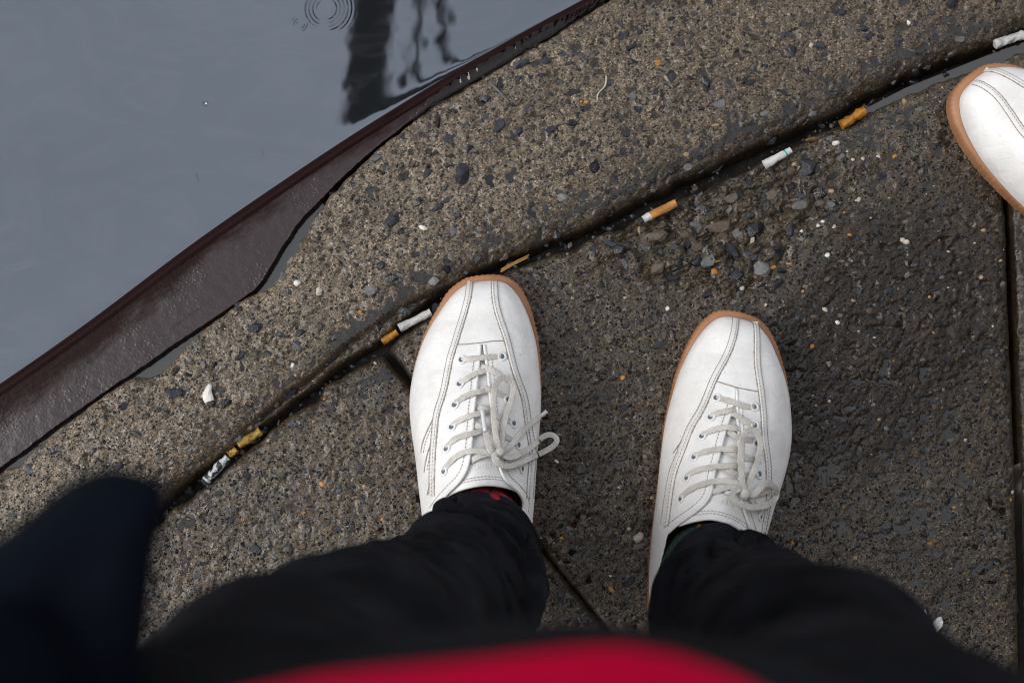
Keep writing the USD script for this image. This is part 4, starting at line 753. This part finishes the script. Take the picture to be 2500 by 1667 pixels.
trou, seams = trousers(LEG_L, LEG_R, PELV, math.pi/2, math.pi/2, 21)
tr = obj('trousers', trou, M_denim, P1, smooth=60)
for s_ in seams: obj('hem_seam', tube(s_, .0008, 6), M_hem, tr)
obj('jacket', upper_body(), M_red, P1, smooth=50)
build_shoe('sneaker', P1, SL, FL, 'white leather sneaker nearer the steel edging, with long loose bow')
build_shoe('sneaker', P1, SR, FR, 'white leather sneaker turned outwards, with compact bow')
def sock(sh, c, m):
    a = np.linspace(0,2*math.pi,48,endpoint=False); rows = []
    for k,(z,sc) in enumerate([(.055,1.02),(.085,1.0),(.098,.92),(.108,.80),(.125,.66),(.17,.60)]): rows.append(np.stack([c[0]+c[2]*(.875 if m is M_sock1 else .93)*sc*np.cos(a), c[1]+(c[3]-.004)*sc*np.sin(a)+ (.006 if k<3 else .001), 0*a+z],-1))
    R = np.array(rows); obj('sock', (R.reshape(-1,3), tri(grid_faces(len(R),48,True))), m, P1, smooth=True)
sock(SL, hl, M_sock1); sock(SR, hr, M_sock2)
# the second person, of whom the photograph shows the toe of one sneaker
P2 = thing('person', (*S3.world(np.array([0,-.2,0]))[:2],0), 'second person, only the toe of one white sneaker showing at the right edge', 'person')
FR3 = FR; FL3 = FL
build_shoe('sneaker', P2, S3, FR3, 'white leather sneaker with gum sole cut off by the right edge'); build_shoe('sneaker', P2, S4, FL3)
a3, a4 = S3.world(np.array([0,-.215,0]))[:2], S4.world(np.array([0,-.215,0]))[:2]; pc = a3+np.array([.47,-.30])
def leg2(a, k): 
    l = lambda u: a*(1-u)+(pc+np.array([.06*k,.06*k]))*u
    return [(.075,*a,.05,.06),(.13,*l(.05),.052,.06),(.22,*l(.14),.055,.06),(.42,*l(.42),.07,.07),(.50,*l(.52),.076,.077),(.62,*l(.68),.085,.085),(.84,*l(1.0),.09,.095)]
q = math.radians(42); rot2 = lambda v: (np.asarray(v)-[0,-.17,0])@rz(q).T + np.array([pc[0],pc[1],0])
u2, _ = leg(leg2(a3,1),.10,.06,math.pi/2+q,51); u3, _ = leg(leg2(a4,-1),.10,.06,math.pi/2+q,52)
pv, pf = meshkit.arrays(solid(rings(PELV)))[:2]; t2_ = solid(u2)+solid(u3)+solid(trimesh.Trimesh(rot2(pv),pf,process=False)); obj('trousers', t2_, M_denim, P2, smooth=60)
jv, jf = meshkit.arrays(upper_body())[:2]; obj('jacket', (rot2(jv),jf), M_navy, P2, smooth=50)
hv = np.asarray(bt.vertices); keep = (hv[bt.faces][:,:,2]>1.0).all(1); bv, bf = compact(hv, np.asarray(bt.faces)[keep]); obj('body', (rot2(bv),bf), M_skin, P2, smooth=True)
hvv, hff = meshkit.arrays(hair)[:2]; obj('hair', (rot2(hvv),hff), M_hair, P2, smooth=50)
# navy bag close below the lens
zt = .86; pb = WP(np.array([(392,1180),(386,1156),(350,1146),(270,1140),(190,1164),(110,1222),(30,1292),(-80,1372),(-260,1480),(-420,1700),(-300,1960),(60,1980),(290,1850),(335,1560),(350,1450),(372,1300)])+[42,-26], zt)[:, :2]
for _ in range(3): pb = np.stack([pb*.75+np.roll(pb,-1,0)*.25, pb*.25+np.roll(pb,-1,0)*.75],1).reshape(-1,2)
pb = resample(np.vstack([pb,pb[:1]]), .004)[:-1]; cb = pb.mean(0); rows = []
for sc, z in [(0.0,.855),(.5,.858),(.80,.857),(.91,.850),(.975,.838),(1.0,.816),(1.0,.78),(.99,.74),(.95,.715),(.8,.705),(0,.70)]:
    p = cb+(pb-cb)*sc + np.array([-.38,-.03])*(.86-z)*(z<.85); rows.append(np.column_stack([p, z + (fbm(p[:,0],p[:,1],14,2,5)*.02 if sc else 0*p[:,0])]))
R = np.array(rows); R[...,:2] += (meshkit.fbm(R*11,3,9)[...,None]-.5)*.012
BG = thing('bag', (*cb,.70), 'dark navy cloth bag hanging beside the black trousers at lower left, out of focus', 'bag')
f = tri(grid_faces(len(R), R.shape[1], True)); tb_ = trimesh.Trimesh(R.reshape(-1,3), f, process=False)
obj('cloth', tb_ if tb_.volume>0 else trimesh.Trimesh(R.reshape(-1,3), f[:, ::-1], process=False), M_navy, BG, smooth=50)
strap = spline([(*cb,.855),(cb[0]-.03,cb[1]-.05,.98),(-.25,-.2,1.2),(-.19,-.2,1.435),(-.12,-.31,1.38),(-.22,-.36,1.1),(cb[0]-.06,cb[1]-.12,.855)], 60); obj('strap', ribbon(strap, np.array([.5,.3,.6]), .03,.004,8), M_navy, BG, smooth=True)

# ---------------------------------------------------------------- litter in the joint
M_cork = simple('cork_paper', (.30,.12,.025), (.56,.27,.075), .6, 170., .0003, 600.); M_amber = simple('wet_amber_filter', (.20,.075,.006), (.50,.22,.018), .35, 150., .0006, 400.)
M_yel = simple('dirty_yellow_filter', (.10,.06,.012), (.42,.25,.03), .4, 260., .0008, 400.); M_paper = simple('white_cigarette_paper', (.42,.41,.38), (.74,.74,.72), .6, 170., .0005, 500.)
M_ppaper = simple('grey_wet_paper', (.30,.30,.28), (.62,.62,.60), .45, 120., .0008, 300.); M_ash = simple('black_ash', (.008,.008,.008), (.04,.04,.04), .9, 300., .002, 500.)
M_burnt = mat('burnt_paper', {'g':('geometry',{}),'n':('noise_texture',{'scale':190.,'detail':4.}),'r':('rgb_ramp',{'ramp':[(.44,(.012,.012,.012)),(.52,(.5,.52,.53))]}),'p':('principled_bsdf',{'roughness':.5})}, [('g.position','n.vector'),('n.fac','r.fac'),('r.color','p.base_color')])
M_teal = simple('teal_print', (.01,.28,.24), (.02,.34,.3), .5); M_straw = simple('dry_stalk', (.30,.15,.04), (.42,.24,.08), .6, 300., .0005, 500.); M_pod = simple('brown_pod', (.09,.05,.015), (.2,.12,.04), .5, 200., .0006, 400.)
M_tissue = simple('white_tissue', (.68,.67,.68), (.8,.8,.8), .8, 150., .001, 300.)
def butt(segs, z, label, cat='cigarette butt', crumple=.0006, squash=1.0, seed=0, name='cigarette_butt', group=None):
    """segs: (part name, material, pixel start, pixel end, radius at start, radius at end)"""
    c = WP([segs[0][2], segs[-1][3]], z).mean(0); T = thing(name, c, label, cat, group)
    for i,(nm,m,a,b,ra,rb) in enumerate(segs):
        p = np.linspace(W(*a,z), W(*b,z), 12); t = p[-1]-p[0]; t /= np.linalg.norm(t); s = np.cross(t,[0,0,1]); s /= np.linalg.norm(s); n = np.cross(s,t); an = np.linspace(0,2*math.pi,18,endpoint=False)
        r = np.linspace(ra,rb,12)[:,None]/1110; V = p[:,None]+r[...,None]*(np.cos(an)[None,:,None]*s+np.sin(an)[None,:,None]*n*squash)
        V += (meshkit.fbm(V*330+seed*7,3,seed)[...,None]-.5)*3.6*crumple*(V-p[:,None])/np.maximum(r[...,None],1e-6)
        ends = [p[0]+t*.0004, p[-1]-t*.0008]; vv = np.vstack([V.reshape(-1,3), ends]); f = tri(grid_faces(12,18,True)); j = np.arange(18)
        f = np.vstack([f, np.stack([np.full(18,216),(j+1)%18,j],1), np.stack([np.full(18,217),198+j,198+(j+1)%18],1)]); tm = trimesh.Trimesh(vv,f,process=False)
        obj(nm, tm if tm.volume>0 else trimesh.Trimesh(vv,f[:, ::-1],process=False), m, T, smooth=50)
    return T
butt([('ash',M_ash,(1561,540),(1570,537),3.2,3.7),('paper',M_paper,(1570,537),(1588,527),3.9,3.9),('filter',M_cork,(1588,527),(1650,496),4.1,4.0)], .0035, 'cork tipped cigarette butt with white burnt end, in the joint between the two shoes', crumple=.0004, seed=1)
butt([('paper',M_paper,(1866,403),(1916,375),4.6,3.3),('printed_band',M_teal,(1916,375),(1919,373),3.35,3.35),('paper',M_paper,(1919,373),(1931,366),3.3,3.0)], .0035, 'flattened white cigarette butt with a thin teal band beside the big dark stone', crumple=.0005, squash=.75, seed=2)
butt([('filter',M_amber,(2053,306),(2112,270),4.3,4.2)], .002, 'crumpled bright orange cigarette filter wedged in the joint', crumple=.0016, squash=.85, seed=3)
butt([('paper',M_ppaper,(2428,110),(2490,88),4.8,4.2),('filter',M_ppaper,(2490,88),(2530,74),4.0,3.8)], .002, 'grey white soaked cigarette butt at the top right above the second person\'s shoe', crumple=.0015, squash=.8, seed=4)
butt([('paper',M_ppaper,(975,801),(1052,762),4.1,3.7)], -.001, 'wrinkled white cigarette paper tube beside the toe of the left-hand shoe', crumple=.0008, squash=.9, seed=5)
butt([('filter',M_amber,(933,834),(970,810),3.6,3.3)], -.008, 'dark amber cigarette filter sunk in the joint below the white paper tube', crumple=.0008, seed=6)
butt([('filter',M_yel,(583,1087),(636,1052),4.0,3.8)], -.004, 'dirty yellow cigarette filter lower left in the joint', crumple=.0010, seed=7)
butt([('filter',M_yel,(561,1112),(577,1095),3.4,3.6)], -.006, 'small torn yellow filter scrap between the yellow filter and the burnt butt', crumple=.0024, seed=8)
butt([('paper',M_burnt,(503,1172),(556,1116),4.4,4.0),('ash',M_ash,(497,1180),(503,1172),3.2,4.2)], -.003, 'blackened white cigarette butt, lowest of those in the joint', crumple=.0012, squash=.9, seed=9)
def zg(px,py):
    x,y = W(px,py)[:2]; return float(max(h_curb(np.array([x]),np.array([y]))[0][0], h_slab(np.array([x]),np.array([y]),1)[0][0], -.012))
def twig(pts, rad, m, label, name='twig', lift=.0008, cat='twig', n=1):
    P = [W(px,py,zg(px,py)+lift) for px,py in pts]; p = spline(P,14); T = thing(name, p.mean(0), label, cat)
    for k in range(n): obj('stalk' if n>1 or name!='hair_strand' else 'strand', tube(p+[.0006*k,.0019*k,.0006*k], rad*(1-.12*k)*np.linspace(1.1,.7,14), 7), m, T, smooth=True)
twig([(1222,664),(1250,648),(1290,628)], .0009, M_straw, 'pair of dry tan stalks lying in the joint above the left-hand shoe', lift=.004, n=2)
twig([(1177,186),(1205,210),(1243,252)], .0013, M_grey[0], 'thin grey twig lying on the curb near the steel edging', lift=.001)
twig([(1480,186),(1476,212),(1460,230),(1459,246)], .0008, M_pale[0], 'thin pale crooked stalk on the curb near two orange pebbles', lift=.0012)
twig([(1724,648),(1745,640),(1759,636)], .0007, M_straw, 'tiny pale stalk among the loose stones of the worn patch', lift=.002)
twig([(1440,990),(1448,985),(1458,984)], .0006, M_straw, 'short straw fibre on the slab between the two shoes', lift=.001) if False else None
def lump(name, px, py, w, h, ang, m, label, cat, lift=.0015, seed=0, kind=None, th=.5):
    x,y = W(px,py)[:2]; z = zg(px,py)+lift; T = thing(name, (x,y,z), label, cat)
    k = kind or PEBB[seed%6]; v,f = put_rock(k,x,y,z+h/2880*th*.6,w/2880,h/w,math.radians(ang),h/2880*th); obj(name.split('_')[-1] if name.split('_')[-1]!=name else 'surface', trimesh.Trimesh(v,f).subdivide_loop(1) if name!='stone' else (v,f), m, T, smooth=True)
def flake(px, poly, m, label, name='shell_fragment', cat='shell', curl=.002, lift=.001):
    P = np.array(poly,float); c = W(px[0],px[1])[:2]; z = zg(*px)+lift; w = W(P[:,0],P[:,1])[:, :2]; w = resample(spline(np.vstack([w,w[:1]]),60),.001); cc = w.mean(0); rows = []
    for sc, dz in ((0,curl),(.4,curl*.9),(.75,curl*.55),(1.0,0),(.97,-.0007),(.6,-.0002+curl*.3)): p = cc+(w-cc)*sc; rows.append(np.column_stack([p, z+dz+fbm(p[:,0],p[:,1],300,2,3)*.0008]))
    R = np.array(rows); T = thing(name, (*cc,z), label, cat); obj('flake', (R.reshape(-1,3), tri(grid_faces(len(R),R.shape[1],True))), m, T, smooth=60)
flake((512,962), [(513,938),(520,940),(521,955),(526,975),(522,984),(512,989),(502,980),(499,962),(505,950)], M_white, 'largest white shell fragment lying on the lower left of the curb')
lump('white_bead', 2041, 349, 21, 17, 0, M_white, 'small white round bead beside the joint, right of the teal banded butt', 'bead', .001, 1, th=.8)
lump('shell_fragment', 2189, 236, 20, 14, 20, M_grey[0], 'grey shell piece with tan tip in the joint left of the second person\'s shoe', 'shell', .001, 2)
lump('tan_pebble', 2210, 247, 13, 20, 20, M_pale[1], 'tan oval pebble touching the grey shell piece near the puddle', 'pebble', .001, 3, th=.6)
lump('black_pebble', 2313, 179, 32, 26, 10, M_slate[2], 'round glossy black pebble standing in the puddle left of the second person\'s toe', 'pebble', .003, 4, th=.8)
lump('black_pebble', 2236, 172, 26, 30, 40, M_slate[2], 'black wet pebble at the curb edge, upper of two left of the round one', 'pebble', -.002, 5, th=.7)
lump('black_pebble', 2242, 192, 34, 18, -15, M_slate[2], 'black wet pebble below its neighbour at the puddle tip, lower of the pair', 'pebble', -.001, 2, th=.7)
lump('black_pebble', 2440, 140, 18, 24, 0, M_slate[2], 'small black pebble in the puddle under the grey soaked butt', 'pebble', .001, 1, th=.8)
lump('seed_pod', 1984, 339, 40, 13, 8, M_pod, 'brown ribbed seed pod lying in the joint above the big dark stone', 'seed pod', .004, 3, th=.8)
lump('yellow_crumb', 2488, 164, 22, 9, 35, M_amber, 'small yellow crumb beside the second person\'s toe at the right edge', 'crumb', .001, 2, th=.8)
lump('dark_stone', 2485, 596, 18, 22, 0, M_slate[2], 'dark pebble in the wet joint under the second person\'s shoe', 'pebble', .003, 0, th=.8)
lump('white_pebble', 995, 967, 12, 18, 20, M_white, 'small white pebble touching the outer side of the left-hand shoe', 'pebble', .001, 1, th=.7)
lump('white_pebble', 1358, 1126, 16, 9, -30, M_white, 'small white pebble right of the left-hand shoe\'s bow', 'pebble', .001, 4, th=.7)
lump('orange_pebble', 629, 1165, 18, 14, 40, M_pale[2], 'orange brown pebble on the slab right of the blackened butt', 'pebble', .001, 5, th=.7)
lump('pale_crumb', 2215, 590, 18, 16, 0, M_pale[0], 'pale yellow crumb on the dark slab below the second person\'s shoe', 'crumb', .001, 5, th=.7)
# torn tissue at the lower right
tx = np.linspace(0,1,26); P0 = W(2249,1505)[:2]; P1_ = W(2299,1520)[:2]; dv = P1_-P0; nv = np.array([-dv[1],dv[0]]); U, V_ = np.meshgrid(tx, np.linspace(-.42,.42,16), indexing='ij')
wv_ = V_*(.55+.5*np.sin(U*9+1)) - .25*np.sin(U*3.1); X = P0[0]+U*dv[0]+wv_*nv[0]; Y = P0[1]+U*dv[1]+wv_*nv[1]; Zt = .004+fbm(X,Y,260,3,77)*.010+zg(2270,1510)
TS = thing('tissue_scrap', (X.mean(),Y.mean(),.002), 'torn white tissue scrap on the wet slab beside the right-hand trouser leg', 'tissue'); obj('torn_sheet', (np.stack([X,Y,Zt],-1).reshape(-1,3), tri(grid_faces(26,16))), M_tissue, TS, smooth=True)

# ---------------------------------------------------------------- street furniture across the water, seen only mirrored in it
M_iron = simple('dark_painted_iron', (.012,.013,.012), (.022,.022,.020), .5, 8.)
def mirror_at(px, py, h):
    p = W(px,py,WZ); d = p-np.array([0,0,EYE]); d[2] = -d[2]; return p + d*((h-p[2])/d[2])
def mast(label, pts, h, rad, bulbs, cat, name):
    Q = np.array([mirror_at(px,py,h) for px,py in pts]); far_ = Q[-1]; post = np.array([far_[0]+.3, far_[1]+1.2, 0]); T = thing(name, (post[0],post[1],-.05), label, cat)
    obj('arm', tube(spline(np.vstack([Q, [post[0],post[1]-.5,h+.02], [post[0],post[1],h-.25]]),50), rad, 12), M_iron, T, smooth=True)
    obj('post', tube(np.array([[post[0],post[1],-.1],[post[0],post[1],.5],[post[0],post[1],h-.2]]), np.array([1.3,1.05,.8])*max(rad,.05), 14, up=(0,1.,0)), M_iron, T, smooth=True)
    for (px,py),r,l in bulbs:
        c = mirror_at(px,py,h-.05); s = trimesh.creation.icosphere(2,1.0); s.vertices = s.vertices*[r,l,r*.6]+c; obj('lamp_head', s, M_iron, T, smooth=True)
    return T
mast('thick dark mast arm mirrored as the broad black band in the water', [(882,322),(890,250),(905,120),(915,0),(925,-200)], 6.2, .115, [], 'mast', 'signal_mast')
mast('slender grey street lamp arm mirrored beside the broad band in the water', [(1001,215),(1010,120),(1022,0),(1030,-180)], 7.5, .032, [((1000,190),.04,.07),((1015,90),.035,.06)], 'street lamp', 'street_lamp')
mast('slender street lamp arm mirrored nearest the steel edging in the water', [(1082,160),(1080,80),(1075,0),(1072,-160)], 9.0, .034, [((1083,140),.045,.07),((1075,90),.05,.08),((1070,10),.05,.07)], 'street lamp', 'street_lamp')
